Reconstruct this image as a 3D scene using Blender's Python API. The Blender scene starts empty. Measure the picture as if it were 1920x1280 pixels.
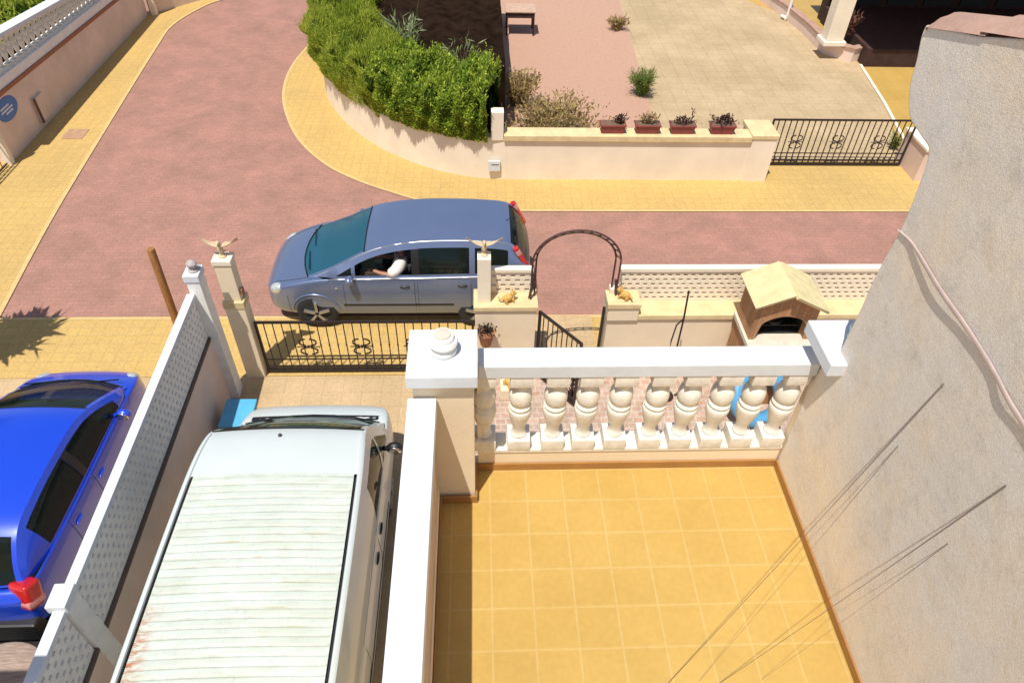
import bpy, bmesh, math, random
from mathutils import Vector, Matrix, Quaternion
from mathutils.bvhtree import BVHTree
random.seed(7)
S = bpy.context.scene
COL = S.collection
R = math.radians

# ------------------------------------------------------------------ camera, sky, sun, exposure
H = 8.2
cam_d = bpy.data.cameras.new('camera'); cam = bpy.data.objects.new('camera', cam_d); COL.objects.link(cam)
cam_d.sensor_width = 36; cam_d.lens = 36*1333.66/1920; cam_d.clip_end = 500; cam_d.clip_start = .05
def cam_axes(yaw, pit, rol):
    fw = Vector((math.sin(yaw)*math.cos(pit), math.cos(yaw)*math.cos(pit), -math.sin(pit)))
    r = Vector((math.cos(yaw), -math.sin(yaw), 0)); u = r.cross(fw)
    c, s = math.cos(rol), math.sin(rol)
    return r*c+u*s, u*c-r*s, fw
cr, cu, cf = cam_axes(.06481346, .75988931, .03798483)
M4 = Matrix((cr, cu, -cf)).transposed().to_4x4(); M4.translation = Vector((0, 0, H))
cam.matrix_world = M4
S.camera = cam

LIGHT = Vector((.19, .34, -1)).normalized()          # direction the sunlight travels
sun_el = math.asin(-LIGHT.z); sun_az = math.atan2(-LIGHT.x, -LIGHT.y)
W = bpy.data.worlds.new('World'); S.world = W; W.use_nodes = True
nt = W.node_tree; bg = nt.nodes['Background']
sky = nt.nodes.new('ShaderNodeTexSky'); sky.sky_type = 'NISHITA'; sky.sun_disc = False
sky.sun_elevation = sun_el; sky.sun_rotation = sun_az; sky.air_density = 1.0; sky.dust_density = 1.2
nt.links.new(sky.outputs[0], bg.inputs[0]); bg.inputs[1].default_value = .10
sl = bpy.data.lights.new('sun', 'SUN'); sl.energy = 4.75; sl.angle = R(.53); sl.color = (1, .95, .87)
so = bpy.data.objects.new('sun', sl); COL.objects.link(so)
so.rotation_euler = LIGHT.to_track_quat('-Z', 'Y').to_euler(); so.location = (-6, -10, 30)
S.view_settings.view_transform = 'Standard'; S.view_settings.look = 'None'
S.view_settings.gamma = 1; S.view_settings.exposure = 0.08

# ------------------------------------------------------------------ materials
def lin(r, g, b):
    f = lambda c: (c/255/12.92) if c/255 <= .04045 else ((c/255+.055)/1.055)**2.4
    return (f(r), f(g), f(b), 1)
def mat(name, col, rough=.7, var=.12, vs=3., bump=0., bs=60., metal=0., coat=0., spec=.5, col2=None, emit=None, rot=None, stretch=None, detail=6):
    m = bpy.data.materials.new(name); m.use_nodes = True
    n = m.node_tree.nodes; l = m.node_tree.links; p = n['Principled BSDF']
    c = col if len(col) == 4 else (*col, 1)
    p.inputs['Roughness'].default_value = rough; p.inputs['Metallic'].default_value = metal
    p.inputs['Coat Weight'].default_value = coat; p.inputs['Coat Roughness'].default_value = .05
    p.inputs['Specular IOR Level'].default_value = spec
    tc = n.new('ShaderNodeTexCoord'); mp = n.new('ShaderNodeMapping'); l.new(tc.outputs['Object'], mp.inputs[0])
    if stretch: mp.inputs['Scale'].default_value = stretch
    if var > 0 or col2:
        t = n.new('ShaderNodeTexNoise'); t.inputs['Scale'].default_value = vs; t.inputs['Detail'].default_value = detail
        t.inputs['Roughness'].default_value = .62
        l.new(mp.outputs[0], t.inputs['Vector'])
        rp = n.new('ShaderNodeValToRGB'); rp.color_ramp.elements[0].position = .32; rp.color_ramp.elements[1].position = .68
        d = tuple(x*(1-var) for x in c[:3]); b = tuple(min(1, x*(1+var)) for x in c[:3])
        if col2: d = c[:3]; b = col2[:3]
        rp.color_ramp.elements[0].color = (*d, 1); rp.color_ramp.elements[1].color = (*b, 1)
        l.new(t.outputs[0], rp.inputs[0]); l.new(rp.outputs[0], p.inputs['Base Color'])
    else: p.inputs['Base Color'].default_value = c
    if bump > 0:
        t2 = n.new('ShaderNodeTexNoise'); t2.inputs['Scale'].default_value = bs; t2.inputs['Detail'].default_value = 5
        l.new(tc.outputs['Object'], t2.inputs['Vector'])
        bn = n.new('ShaderNodeBump'); bn.inputs['Strength'].default_value = bump; bn.inputs['Distance'].default_value = .02
        l.new(t2.outputs[0], bn.inputs['Height']); l.new(bn.outputs[0], p.inputs['Normal'])
    return m
def pavers(name, c1, c2, cm, bw=.2, rh=.1, mortar=.006, rot=0., offset=.5, large=.25, tint=(.9, .9, .85), rough=.85, bump=.3, ls=.5, loc=(0, 0, 0), spec=.3, fine=.16, lr=.65, spots=.14):
    m = bpy.data.materials.new(name); m.use_nodes = True
    n = m.node_tree.nodes; l = m.node_tree.links; p = n['Principled BSDF']
    p.inputs['Roughness'].default_value = rough; p.inputs['Specular IOR Level'].default_value = spec
    tc = n.new('ShaderNodeTexCoord'); mp = n.new('ShaderNodeMapping'); mp.inputs['Rotation'].default_value = (0, 0, rot); mp.inputs['Location'].default_value = loc
    l.new(tc.outputs['Object'], mp.inputs[0])
    b = n.new('ShaderNodeTexBrick'); b.offset = offset
    b.inputs['Scale'].default_value = 1; b.inputs['Brick Width'].default_value = bw; b.inputs['Row Height'].default_value = rh
    b.inputs['Mortar Size'].default_value = mortar; b.inputs['Mortar Smooth'].default_value = .3
    b.inputs['Color1'].default_value = (*c1, 1); b.inputs['Color2'].default_value = (*c2, 1); b.inputs['Mortar'].default_value = (*cm, 1)
    l.new(mp.outputs[0], b.inputs['Vector'])
    t = n.new('ShaderNodeTexNoise'); t.inputs['Scale'].default_value = ls; t.inputs['Detail'].default_value = 10; t.inputs['Roughness'].default_value = lr
    l.new(tc.outputs['Object'], t.inputs['Vector'])
    rp = n.new('ShaderNodeValToRGB'); rp.color_ramp.elements[0].position = .35; rp.color_ramp.elements[1].position = .65
    rp.color_ramp.elements[0].color = (*[x*(1-large) for x in tint], 1); rp.color_ramp.elements[1].color = (1, 1, 1, 1)
    l.new(t.outputs[0], rp.inputs[0])
    t3 = n.new('ShaderNodeTexNoise'); t3.inputs['Scale'].default_value = 26; t3.inputs['Detail'].default_value = 6
    l.new(tc.outputs['Object'], t3.inputs['Vector'])
    rp3 = n.new('ShaderNodeValToRGB'); rp3.color_ramp.elements[0].position = .3; rp3.color_ramp.elements[1].position = .7
    rp3.color_ramp.elements[0].color = (1-fine, 1-fine, 1-fine, 1); rp3.color_ramp.elements[1].color = (1+fine*.4, 1+fine*.4, 1+fine*.4, 1)
    l.new(t3.outputs[0], rp3.inputs[0])
    t4 = n.new('ShaderNodeTexNoise'); t4.inputs['Scale'].default_value = 1.9; t4.inputs['Detail'].default_value = 9; t4.inputs['Roughness'].default_value = .7
    l.new(tc.outputs['Object'], t4.inputs['Vector'])
    rp4 = n.new('ShaderNodeValToRGB'); rp4.color_ramp.elements[0].position = .60; rp4.color_ramp.elements[1].position = .72
    rp4.color_ramp.elements[0].color = (1, 1, 1, 1); rp4.color_ramp.elements[1].color = (1-spots, 1-spots, 1-spots*.95, 1)
    l.new(t4.outputs[0], rp4.inputs[0])
    def mul(a, c):
        x = n.new('ShaderNodeMix'); x.data_type = 'RGBA'; x.blend_type = 'MULTIPLY'; x.inputs['Factor'].default_value = 1
        l.new(a, x.inputs['A']); l.new(c, x.inputs['B']); return x.outputs['Result']
    l.new(mul(mul(mul(b.outputs['Color'], rp.outputs[0]), rp3.outputs[0]), rp4.outputs[0]), p.inputs['Base Color'])
    bn = n.new('ShaderNodeBump'); bn.inputs['Strength'].default_value = bump; bn.inputs['Distance'].default_value = .01; bn.invert = True
    l.new(b.outputs['Fac'], bn.inputs['Height']); l.new(bn.outputs[0], p.inputs['Normal'])
    return m
def leafmat(name, a, b, c, vs=5.):
    m = bpy.data.materials.new(name); m.use_nodes = True
    n = m.node_tree.nodes; l = m.node_tree.links; p = n['Principled BSDF']; p.inputs['Roughness'].default_value = .6
    p.inputs['Specular IOR Level'].default_value = .25
    tc = n.new('ShaderNodeTexCoord')
    t = n.new('ShaderNodeTexNoise'); t.inputs['Scale'].default_value = vs; t.inputs['Detail'].default_value = 2; l.new(tc.outputs['Object'], t.inputs['Vector'])
    g = n.new('ShaderNodeNewGeometry')
    mx = n.new('ShaderNodeMath'); mx.operation = 'MULTIPLY_ADD'; mx.inputs[1].default_value = .45; l.new(g.outputs['Random Per Island'], mx.inputs[0])
    mx2 = n.new('ShaderNodeMath'); mx2.operation = 'MULTIPLY'; mx2.inputs[1].default_value = .75; l.new(t.outputs[0], mx2.inputs[0]); l.new(mx2.outputs[0], mx.inputs[2])
    rp = n.new('ShaderNodeValToRGB'); e = rp.color_ramp.elements
    e[0].position = .25; e[0].color = (*a, 1); e[1].position = .9; e[1].color = (*c, 1); k = e.new(.55); k.color = (*b, 1)
    l.new(mx.outputs[0], rp.inputs[0]); l.new(rp.outputs[0], p.inputs['Base Color'])
    tr = n.new('ShaderNodeBsdfTranslucent'); l.new(rp.outputs[0], tr.inputs['Color'])
    ms = n.new('ShaderNodeMixShader'); ms.inputs[0].default_value = .38
    l.new(p.outputs[0], ms.inputs[1]); l.new(tr.outputs[0], ms.inputs[2]); l.new(ms.outputs[0], n['Material Output'].inputs[0])
    return m
def glassmat(name, col, mixf=.35, tint=(.5, .6, .55)):
    m = bpy.data.materials.new(name); m.use_nodes = True
    n = m.node_tree.nodes; l = m.node_tree.links; p = n['Principled BSDF']
    p.inputs['Base Color'].default_value = (*col, 1); p.inputs['Roughness'].default_value = .03; p.inputs['Specular IOR Level'].default_value = .6
    tc = n.new('ShaderNodeTexCoord'); nz = n.new('ShaderNodeTexNoise'); nz.inputs['Scale'].default_value = 2.2; l.new(tc.outputs['Object'], nz.inputs['Vector'])
    bn = n.new('ShaderNodeBump'); bn.inputs['Strength'].default_value = .05; bn.inputs['Distance'].default_value = .05; l.new(nz.outputs[0], bn.inputs['Height']); l.new(bn.outputs[0], p.inputs['Normal'])
    t = n.new('ShaderNodeBsdfTransparent'); t.inputs[0].default_value = (*tint, 1)
    ms = n.new('ShaderNodeMixShader'); ms.inputs[0].default_value = mixf
    l.new(t.outputs[0], ms.inputs[1]); l.new(p.outputs[0], ms.inputs[2]); l.new(ms.outputs[0], n['Material Output'].inputs[0])
    return m

MT = {}
MT['road'] = pavers('red_road_pavers', (.465, .235, .180), (.425, .215, .168), (.38, .20, .155), large=.26, tint=(.93, 1.02, .99), mortar=.008, bump=.2, ls=1.1, lr=.78)
MT['pave'] = pavers('yellow_pavers', (.62, .415, .14), (.595, .395, .132), (.52, .355, .132), bw=.2, rh=.2, offset=0, mortar=.008, large=.12, tint=(.97, .98, 1.05), ls=.4)
MT['kerb'] = mat('kerb_stone', (.60, .42, .18), .85, .12, 6)
MT['drive'] = pavers('beige_drive_tiles', (.60, .43, .25), (.57, .41, .235), (.5, .37, .22), bw=.3, rh=.3, offset=0, mortar=.008, large=.12, ls=.9)
MT['fdrive'] = pavers('beige_far_drive_tiles', (.55, .415, .25), (.52, .39, .235), (.45, .34, .21), bw=.4, rh=.4, offset=0, mortar=.01, large=.14, ls=.6)
MT['floor'] = pavers('yellow_floor_tiles', (.525, .343, .096), (.505, .33, .092), (.545, .385, .14), bw=.27, rh=.27, offset=0, mortar=.0075, large=.1, tint=(1, .98, .9), rough=.45, bump=.1, ls=1.3, loc=(-.075+.27, -2.939+.27*12, 0), spec=.4, fine=.06, spots=.05)
MT['patio'] = pavers('pink_mosaic_paving', (.52, .33, .25), (.56, .42, .34), (.6, .5, .42), bw=.16, rh=.11, mortar=.012, large=.25, ls=4)
MT['gravel'] = mat('pink_gravel', (.38, .22, .15), .95, 0, 55, .5, 70, col2=(.56, .35, .25))
MT['soil'] = mat('dry_soil', (.16, .1, .06), .95, .3, 8, .4, 40)
MT['sand'] = mat('ground_sand', (.42, .31, .2), .95, .2, .4, .2, 20)
MT['cream'] = mat('cream_render', (.82, .68, .48), .9, .06, 1.6, .18, 90)
MT['creamw'] = mat('pale_cream_render', (.86, .75, .59), .9, .07, 1.3, .18, 90)
MT['ochre'] = mat('ochre_coping_stone', (.68, .53, .29), .85, .14, 5, .15, 60)
MT['pinkwall'] = mat('pinkish_brown_render', (.76, .59, .49), .9, .10, 1.2, .12, 80)
MT['white'] = mat('white_painted_coping', (.66, .69, .72), .6, .06, 5, .06, 50)
MT['whiteold'] = mat('weathered_white_concrete', (.86, .83, .78), .8, .07, 9, .12, 70)
MT['stone'] = mat('cast_stone', (.62, .56, .46), .85, .1, 8, .25, 110)
MT['balw'] = mat('white_cast_baluster', (.76, .71, .61), .8, .13, 14, .2, 120)
MT['iron'] = mat('dark_brown_iron', (.035, .022, .018), .5, .2, 20, metal=.3)
MT['ironred'] = mat('rusty_brown_iron', (.09, .045, .035), .6, .25, 30, metal=.2)
MT['skirt'] = mat('brown_ceramic_skirting', (.36, .175, .05), .5, .12, 6)  # the shade under the coping is put into this ledge colour
MT['darkledge'] = mat('dark_ledge_stone', (.12, .09, .07), .85, .2, 6)
MT['terra'] = mat('terracotta', (.36, .15, .08), .85, .15, 12)
MT['planter'] = mat('dark_red_plastic', (.26, .055, .05), .6, .15, 10)
MT['wood'] = mat('orange_brown_wood', (.33, .15, .045), .8, .3, 4, .3, 40, stretch=(8, 8, 1))
MT['brick'] = pavers('barbecue_brick', (.45, .22, .1), (.52, .27, .13), (.5, .37, .24), bw=.12, rh=.06, mortar=.008, large=.15, bump=.5, ls=3)
MT['black'] = mat('black_plastic', (.012, .012, .013), .45, 0)
MT['rubber'] = mat('tyre_rubber', (.02, .02, .021), .85, .15, 20)
MT['rim'] = mat('alloy_rim', (.42, .41, .40), .35, .05, 20, metal=.7)
MT['chrome'] = mat('chrome', (.7, .7, .7), .15, 0, metal=1)
MT['mpvpaint'] = mat('silver_blue_car_paint', (.185, .24, .39), .33, .03, 2, metal=.55, coat=.8)
MT['bluepaint'] = mat('bright_blue_car_paint', (.008, .06, .62), .3, .03, 2, metal=.1, coat=1.0)
MT['vanpaint'] = mat('white_van_paint', (.56, .61, .60), .35, .03, 1.5, coat=.4)
MT['interior'] = mat('dark_car_interior', (.022, .021, .02), .85, .3, 6)
MT['seat'] = mat('grey_seat_fabric', (.05, .05, .055), .9, .2, 30)
MT['red'] = mat('red_lamp_lens', (.5, .012, .012), .15, .1, 20, coat=1)
MT['pinklens'] = mat('pink_lamp_lens', (.62, .25, .25), .15, .1, 20, coat=1)
MT['lamp'] = mat('clear_lamp_lens', (.55, .62, .6), .12, .35, 22, coat=1, metal=.3)
MT['wsglass'] = glassmat('teal_windscreen_glass', (.03, .14, .21), .62, (.4, .55, .55))  # sky reflection put into the teal base colour
MT['glass'] = glassmat('tinted_side_glass', (.012, .02, .016), .5, (.45, .55, .48))
MT['shirt'] = mat('white_shirt_cloth', (.75, .70, .64), .9, .08, 40, .2, 60)
MT['skin'] = mat('tanned_skin', (.42, .21, .14), .6, .06, 20)
MT['hair'] = mat('dark_hair', (.04, .028, .02), .8, .3, 60)
MT['trouser'] = mat('dark_blue_trousers', (.03, .035, .06), .9, .2, 30)
MT['eagle'] = mat('cream_stone_figure', (.66, .5, .31), .8, .12, 25, .2, 80)
MT['figure'] = mat('ochre_figure', (.62, .36, .10), .75, .25, 30, .2, 60)
MT['bluebin'] = mat('blue_plastic', (.02, .2, .55), .45, .1, 6)
MT['pool'] = mat('blue_vinyl', (.09, .30, .52), .4, .1, 8)
MT['poolin'] = mat('pale_blue_vinyl', (.25, .45, .55), .4, .1, 8)
MT['signblue'] = mat('blue_enamel_sign', (.03, .16, .48), .4, .05, 6)
MT['netting'] = mat('dark_brown_shade_net', (.020, .012, .008), 1, .45, 3, .5, 30, spec=0)
MT['dark'] = mat('dark_porch_paint', (.05, .022, .016), .9, .3, 4)  # dark brown; on the porch parts the shade is put into it
MT['straw'] = mat('grey_brown_wicker', (.33, .25, .2), .9, .3, 9, .4, 40, stretch=(1, 9, 1))
MT['twig'] = mat('dry_twigs', (.34, .22, .1), .9, .3, 20)
MT['stem'] = mat('brown_stem', (.09, .06, .035), .9, .3, 20)
MT['rooftile'] = mat('reddish_roof_tile', (.42, .26, .20), .85, .16, 5, .3, 30)
MT['manhole'] = mat('pinkish_cover', (.42, .25, .15), .8, .15, 8)
MT['conduit'] = mat('pale_pink_conduit', (.62, .50, .46), .6, .12, 8)
MT['wire'] = mat('grey_brown_wire', (.14, .11, .09), .8, 0)
MT['hedgea'] = leafmat('cypress_foliage', (.09, .15, .016), (.34, .43, .04), (.62, .64, .11), 2.0)
MT['hedgeb'] = leafmat('dark_leaf_foliage', (.04, .08, .014), (.24, .36, .035), (.64, .70, .10), 2.2)
MT['dryleaf'] = leafmat('dry_shrub_foliage', (.16, .10, .05), (.42, .30, .15), (.48, .40, .12), 4)
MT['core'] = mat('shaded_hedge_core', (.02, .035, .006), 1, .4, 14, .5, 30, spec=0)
def plaster():
    m = mat('rough_grey_plaster', (.84, .785, .69), .95, .05, .9, spec=.2)
    n = m.node_tree.nodes; l = m.node_tree.links; p = n['Principled BSDF']
    tc = n.new('ShaderNodeTexCoord')
    def noise(sc, det, ro=.6):
        t = n.new('ShaderNodeTexNoise'); t.inputs['Scale'].default_value = sc; t.inputs['Detail'].default_value = det; t.inputs['Roughness'].default_value = ro
        l.new(tc.outputs['Object'], t.inputs['Vector']); return t.outputs[0]
    fine = noise(150, 3, .7)
    bn = n.new('ShaderNodeBump'); bn.inputs['Strength'].default_value = .55; bn.inputs['Distance'].default_value = .006
    l.new(fine, bn.inputs['Height'])
    b2 = n.new('ShaderNodeBump'); b2.inputs['Strength'].default_value = .25; b2.inputs['Distance'].default_value = .03
    l.new(noise(5, 4), b2.inputs['Height']); l.new(bn.outputs[0], b2.inputs['Normal']); l.new(b2.outputs[0], p.inputs['Normal'])
    def ramp(f, lo, hi, a, b):
        r = n.new('ShaderNodeValToRGB'); e = r.color_ramp.elements; e[0].position = lo; e[1].position = hi; e[0].color = (*a, 1); e[1].color = (*b, 1); l.new(f, r.inputs[0]); return r.outputs[0]
    def mul(a, c):
        x = n.new('ShaderNodeMix'); x.data_type = 'RGBA'; x.blend_type = 'MULTIPLY'; x.inputs['Factor'].default_value = 1
        l.new(a, x.inputs['A']); l.new(c, x.inputs['B']); return x.outputs['Result']
    src = p.inputs['Base Color'].links[0].from_socket
    src = mul(src, ramp(noise(1.3, 7, .7), .36, .66, (.93, .95, 1.0), (1.04, .97, .88)))
    src = mul(src, ramp(noise(190, 2), .3, .66, (.80, .80, .80), (1.1, 1.1, 1.1)))
    src = mul(src, ramp(noise(4, 9, .75), .28, .48, (.80, .79, .79), (1, 1, 1)))
    l.new(src, p.inputs['Base Color']); return m
MT['plaster'] = plaster()
def van_roof_mat():
    m = mat('stained_white_van_roof', (.53, .585, .54), .6, .09, 3)
    n = m.node_tree.nodes; l = m.node_tree.links; p = n['Principled BSDF']; src = p.inputs['Base Color'].links[0].from_socket
    tc = n.new('ShaderNodeTexCoord')
    def stain(sc, vs, lo, hi, col, src, mask=None):
        mp = n.new('ShaderNodeMapping'); mp.inputs['Scale'].default_value = sc; l.new(tc.outputs['Object'], mp.inputs[0])
        t = n.new('ShaderNodeTexNoise'); t.inputs['Scale'].default_value = vs; t.inputs['Detail'].default_value = 8; t.inputs['Roughness'].default_value = .7; l.new(mp.outputs[0], t.inputs['Vector'])
        r = n.new('ShaderNodeValToRGB'); r.color_ramp.elements[0].position = lo; r.color_ramp.elements[1].position = hi; l.new(t.outputs[0], r.inputs[0])
        f = r.outputs[0]
        if mask is not None:
            mm = n.new('ShaderNodeMath'); mm.operation = 'MULTIPLY'; l.new(f, mm.inputs[0]); l.new(mask, mm.inputs[1]); f = mm.outputs[0]
        x = n.new('ShaderNodeMix'); x.data_type = 'RGBA'; l.new(f, x.inputs['Factor']); l.new(src, x.inputs['A']); x.inputs['B'].default_value = (*col, 1)
        return x.outputs['Result']
    src = stain((5, 1, 1), 1.6, .46, .80, (.44, .47, .36), src)
    src = stain((9, .8, 1), 2.2, .64, .78, (.46, .36, .20), src)
    sx = n.new('ShaderNodeSeparateXYZ'); l.new(tc.outputs['Object'], sx.inputs[0])
    g0 = n.new('ShaderNodeMath'); g0.operation = 'MULTIPLY_ADD'; g0.inputs[1].default_value = -1/.082; g0.inputs[2].default_value = .52/.082; l.new(sx.outputs['X'], g0.inputs[0])
    g1 = n.new('ShaderNodeMath'); g1.operation = 'FRACT'; l.new(g0.outputs[0], g1.inputs[0])
    g2 = n.new('ShaderNodeMath'); g2.operation = 'SUBTRACT'; g2.inputs[1].default_value = .5; l.new(g1.outputs[0], g2.inputs[0])
    g3 = n.new('ShaderNodeMath'); g3.operation = 'ABSOLUTE'; l.new(g2.outputs[0], g3.inputs[0])
    g4 = n.new('ShaderNodeMapRange'); g4.inputs[1].default_value = .20; g4.inputs[2].default_value = .10; l.new(g3.outputs[0], g4.inputs[0])
    src = stain((2.5, 1.3, 1), 2.6, .38, .72, (.36, .38, .31), src, g4.outputs[0])
    src = stain((9, 1.0, 1), 1.7, .57, .72, (.36, .27, .13), src, g4.outputs[0])
    src = stain((1, 1, 1), 26, .56, .74, (.40, .42, .33), src)
    # rust patch growing from the rear left edge of the roof (local -x, +y)
    a = n.new('ShaderNodeMapRange'); a.inputs[1].default_value = -.62; a.inputs[2].default_value = -1.15; l.new(sx.outputs['X'], a.inputs[0])
    b = n.new('ShaderNodeMapRange'); b.inputs[1].default_value = .64; b.inputs[2].default_value = .80; l.new(sx.outputs['Y'], b.inputs[0])
    mm = n.new('ShaderNodeMath'); mm.operation = 'MULTIPLY'; l.new(a.outputs[0], mm.inputs[0]); l.new(b.outputs[0], mm.inputs[1])
    src = stain((9, 2.5, 1), 3.5, .44, .56, (.40, .14, .055), src, mm.outputs[0])
    l.new(src, p.inputs['Base Color']); return m
MT['vanroof'] = van_roof_mat()

# ------------------------------------------------------------------ mesh helpers
class MB:
    def __init__(s): s.v = []; s.f = []; s.m = []
    def add(s, vs, fs, mi=0):
        o = len(s.v); s.v += [tuple(v) for v in vs]; s.f += [tuple(i+o for i in f) for f in fs]; s.m += [mi]*len(fs); return s
    def box(s, x0, x1, y0, y1, z0, z1, mi=0):
        v = [(x, y, z) for z in (z0, z1) for y in (y0, y1) for x in (x0, x1)]
        return s.add(v, [(0, 2, 3, 1), (4, 5, 7, 6), (0, 1, 5, 4), (2, 6, 7, 3), (0, 4, 6, 2), (1, 3, 7, 5)], mi)
    def hexa(s, p, mi=0):        # 8 points: bottom 4 (ccw), top 4
        return s.add(p, [(3, 2, 1, 0), (4, 5, 6, 7), (0, 1, 5, 4), (1, 2, 6, 5), (2, 3, 7, 6), (3, 0, 4, 7)], mi)
    def bar(s, a, b, w, d=None, mi=0):
        a = Vector(a); b = Vector(b); d = d or w; t = (b-a).normalized()
        u = t.cross(Vector((0, 0, 1)));
        if u.length < 1e-3: u = Vector((1, 0, 0))
        u.normalize(); n = u.cross(t).normalized(); u = u*w/2; n = n*d/2
        return s.hexa([a-u-n, a+u-n, a+u+n, a-u+n, b-u-n, b+u-n, b+u+n, b-u+n], mi)
    def tube(s, pts, r, n=8, mi=0, cap=True):
        pts = [Vector(p) for p in pts]; vs = []; fs = []; rr = r if hasattr(r, '__len__') else [r]*len(pts)
        for i, p in enumerate(pts):
            t = (pts[min(i+1, len(pts)-1)]-pts[max(i-1, 0)]).normalized()
            u = t.cross(Vector((0, 0, 1)))
            if u.length < 1e-2: u = t.cross(Vector((0, 1, 0)))
            u.normalize(); w = t.cross(u)
            vs += [p+(u*math.cos(2*math.pi*k/n)+w*math.sin(2*math.pi*k/n))*rr[i] for k in range(n)]
        for i in range(len(pts)-1):
            fs += [(i*n+k, i*n+(k+1) % n, (i+1)*n+(k+1) % n, (i+1)*n+k) for k in range(n)]
        if cap: fs += [tuple(range(n))[::-1], tuple(range((len(pts)-1)*n, len(pts)*n))]
        return s.add(vs, fs, mi)
    def lathe(s, prof, c=(0, 0, 0), n=16, mi=0, axis='z'):
        vs = []; fs = []
        for r, z in prof:
            for k in range(n):
                a = 2*math.pi*k/n; q = (r*math.cos(a), r*math.sin(a), z)
                if axis == 'y': q = (q[0], z, q[1])
                vs.append((c[0]+q[0], c[1]+q[1], c[2]+q[2]))
        for i in range(len(prof)-1):
            fs += [(i*n+k, i*n+(k+1) % n, (i+1)*n+(k+1) % n, (i+1)*n+k) for k in range(n)]
        fs += [tuple(range(n))[::-1], tuple(range((len(prof)-1)*n, len(prof)*n))]
        return s.add(vs, fs, mi)
    def ell(s, c, r, n=12, m=8, mi=0, rot=None):
        vs = []; fs = []; q = rot or Quaternion()
        for i in range(m+1):
            t = math.pi*(i+.02*(i == 0)-.02*(i == m))/m
            for k in range(n):
                a = 2*math.pi*k/n; d = q @ Vector((r[0]*math.sin(t)*math.cos(a), r[1]*math.sin(t)*math.sin(a), r[2]*math.cos(t)))
                vs.append(Vector(c)+d)
        for i in range(m): fs += [(i*n+k, (i+1)*n+k, (i+1)*n+(k+1) % n, i*n+(k+1) % n) for k in range(n)]
        fs += [tuple(range(n)), tuple(range(m*n, m*n+n))[::-1]]
        return s.add(vs, fs, mi)
    def prism(s, poly, z0, z1, mi=0):
        n = len(poly); vs = [(p[0], p[1], z0) for p in poly]+[(p[0], p[1], z1) for p in poly]
        return s.add(vs, [tuple(range(n))[::-1], tuple(range(n, 2*n))]+[(i, (i+1) % n, n+(i+1) % n, n+i) for i in range(n)], mi)
    def sheet(s, poly, z, mi=0): return s.add([(p[0], p[1], z) for p in poly], [tuple(range(len(poly)))], mi)
    def grid(s, rows, mi=0, cond=None):
        n = len(rows[0]); vs = [p for r in rows for p in r]; fs = []
        for i in range(len(rows)-1):
            for j in range(n-1):
                if cond is None or cond(i, j): fs.append((i*n+j, i*n+j+1, (i+1)*n+j+1, (i+1)*n+j))
        return s.add(vs, fs, mi)
    def build(s, name, mats, parent=None, loc=None, bevel=0, smooth=None, world=True, seg=2, recalc=True):
        if not isinstance(mats, (list, tuple)): mats = [mats]
        me = bpy.data.meshes.new(name); off = Vector((0, 0, 0))
        if parent is not None and world: off = Vector(parent['_o'])
        elif loc is not None: off = Vector(loc)
        me.from_pydata([tuple(Vector(v)-off) for v in s.v], [], s.f)
        for m in mats: me.materials.append(m)
        me.polygons.foreach_set('material_index', s.m)
        bm = bmesh.new(); bm.from_mesh(me)
        bmesh.ops.remove_doubles(bm, verts=bm.verts, dist=1e-6) if recalc else None
        if recalc: bmesh.ops.recalc_face_normals(bm, faces=bm.faces)
        if bevel > 0:
            es = [e for e in bm.edges if len(e.link_faces) == 2 and e.calc_face_angle(0) > .5]
            bmesh.ops.bevel(bm, geom=es, offset=bevel, segments=seg, affect='EDGES', profile=.6, clamp_overlap=True)
        lv = [v for v in bm.verts if not v.link_faces]
        if lv: bmesh.ops.delete(bm, geom=lv, context='VERTS')
        bm.to_mesh(me); bm.free()
        if smooth: me.shade_smooth(); me.set_sharp_from_angle(angle=R(smooth))
        me.update()
        o = bpy.data.objects.new(name, me); COL.objects.link(o)
        if parent is not None: o.parent = parent; o['_o'] = parent['_o']
        else:
            o.location = off; o['_o'] = tuple(off)
        return o
def thing(name, label, cat, loc=(0, 0, 0), rotz=0, group=None):
    o = bpy.data.objects.new(name, None); COL.objects.link(o); o.location = loc; o.rotation_euler = (0, 0, rotz)
    o['label'] = label; o['category'] = cat; o['_o'] = tuple(loc); o.empty_display_size = .2
    if group: o['group'] = group
    return o
def tag(o, label, cat, group=None):
    o['label'] = label; o['category'] = cat
    if group: o['group'] = group
    return o
def struct(o): o['kind'] = 'structure'; return o
def copy_tree(o, parent=None):
    c = o.copy(); COL.objects.link(c)
    if parent is not None: c.parent = parent
    for ch in list(o.children): copy_tree(ch, c)
    return c
def crom(pts, n):
    pts = [Vector(p) for p in pts]; out = []
    for i in range(len(pts)-1):
        p0 = pts[max(i-1, 0)]; p1 = pts[i]; p2 = pts[i+1]; p3 = pts[min(i+2, len(pts)-1)]
        for k in range(n):
            t = k/n
            out.append(.5*((2*p1)+(p2-p0)*t+(2*p0-5*p1+4*p2-p3)*t*t+(3*p1-p0-3*p2+p3)*t**3))
    out.append(pts[-1]); return out
def offset_path(p, d):
    out = []
    for i in range(len(p)):
        a = Vector(p[max(i-1, 0)][:2]); b = Vector(p[min(i+1, len(p)-1)][:2]); t = (b-a).normalized()
        out.append((p[i][0]-t.y*d, p[i][1]+t.x*d))
    return out
def evaluated(o):
    dg = bpy.context.evaluated_depsgraph_get(); return bpy.data.meshes.new_from_object(o.evaluated_get(dg))

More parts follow.
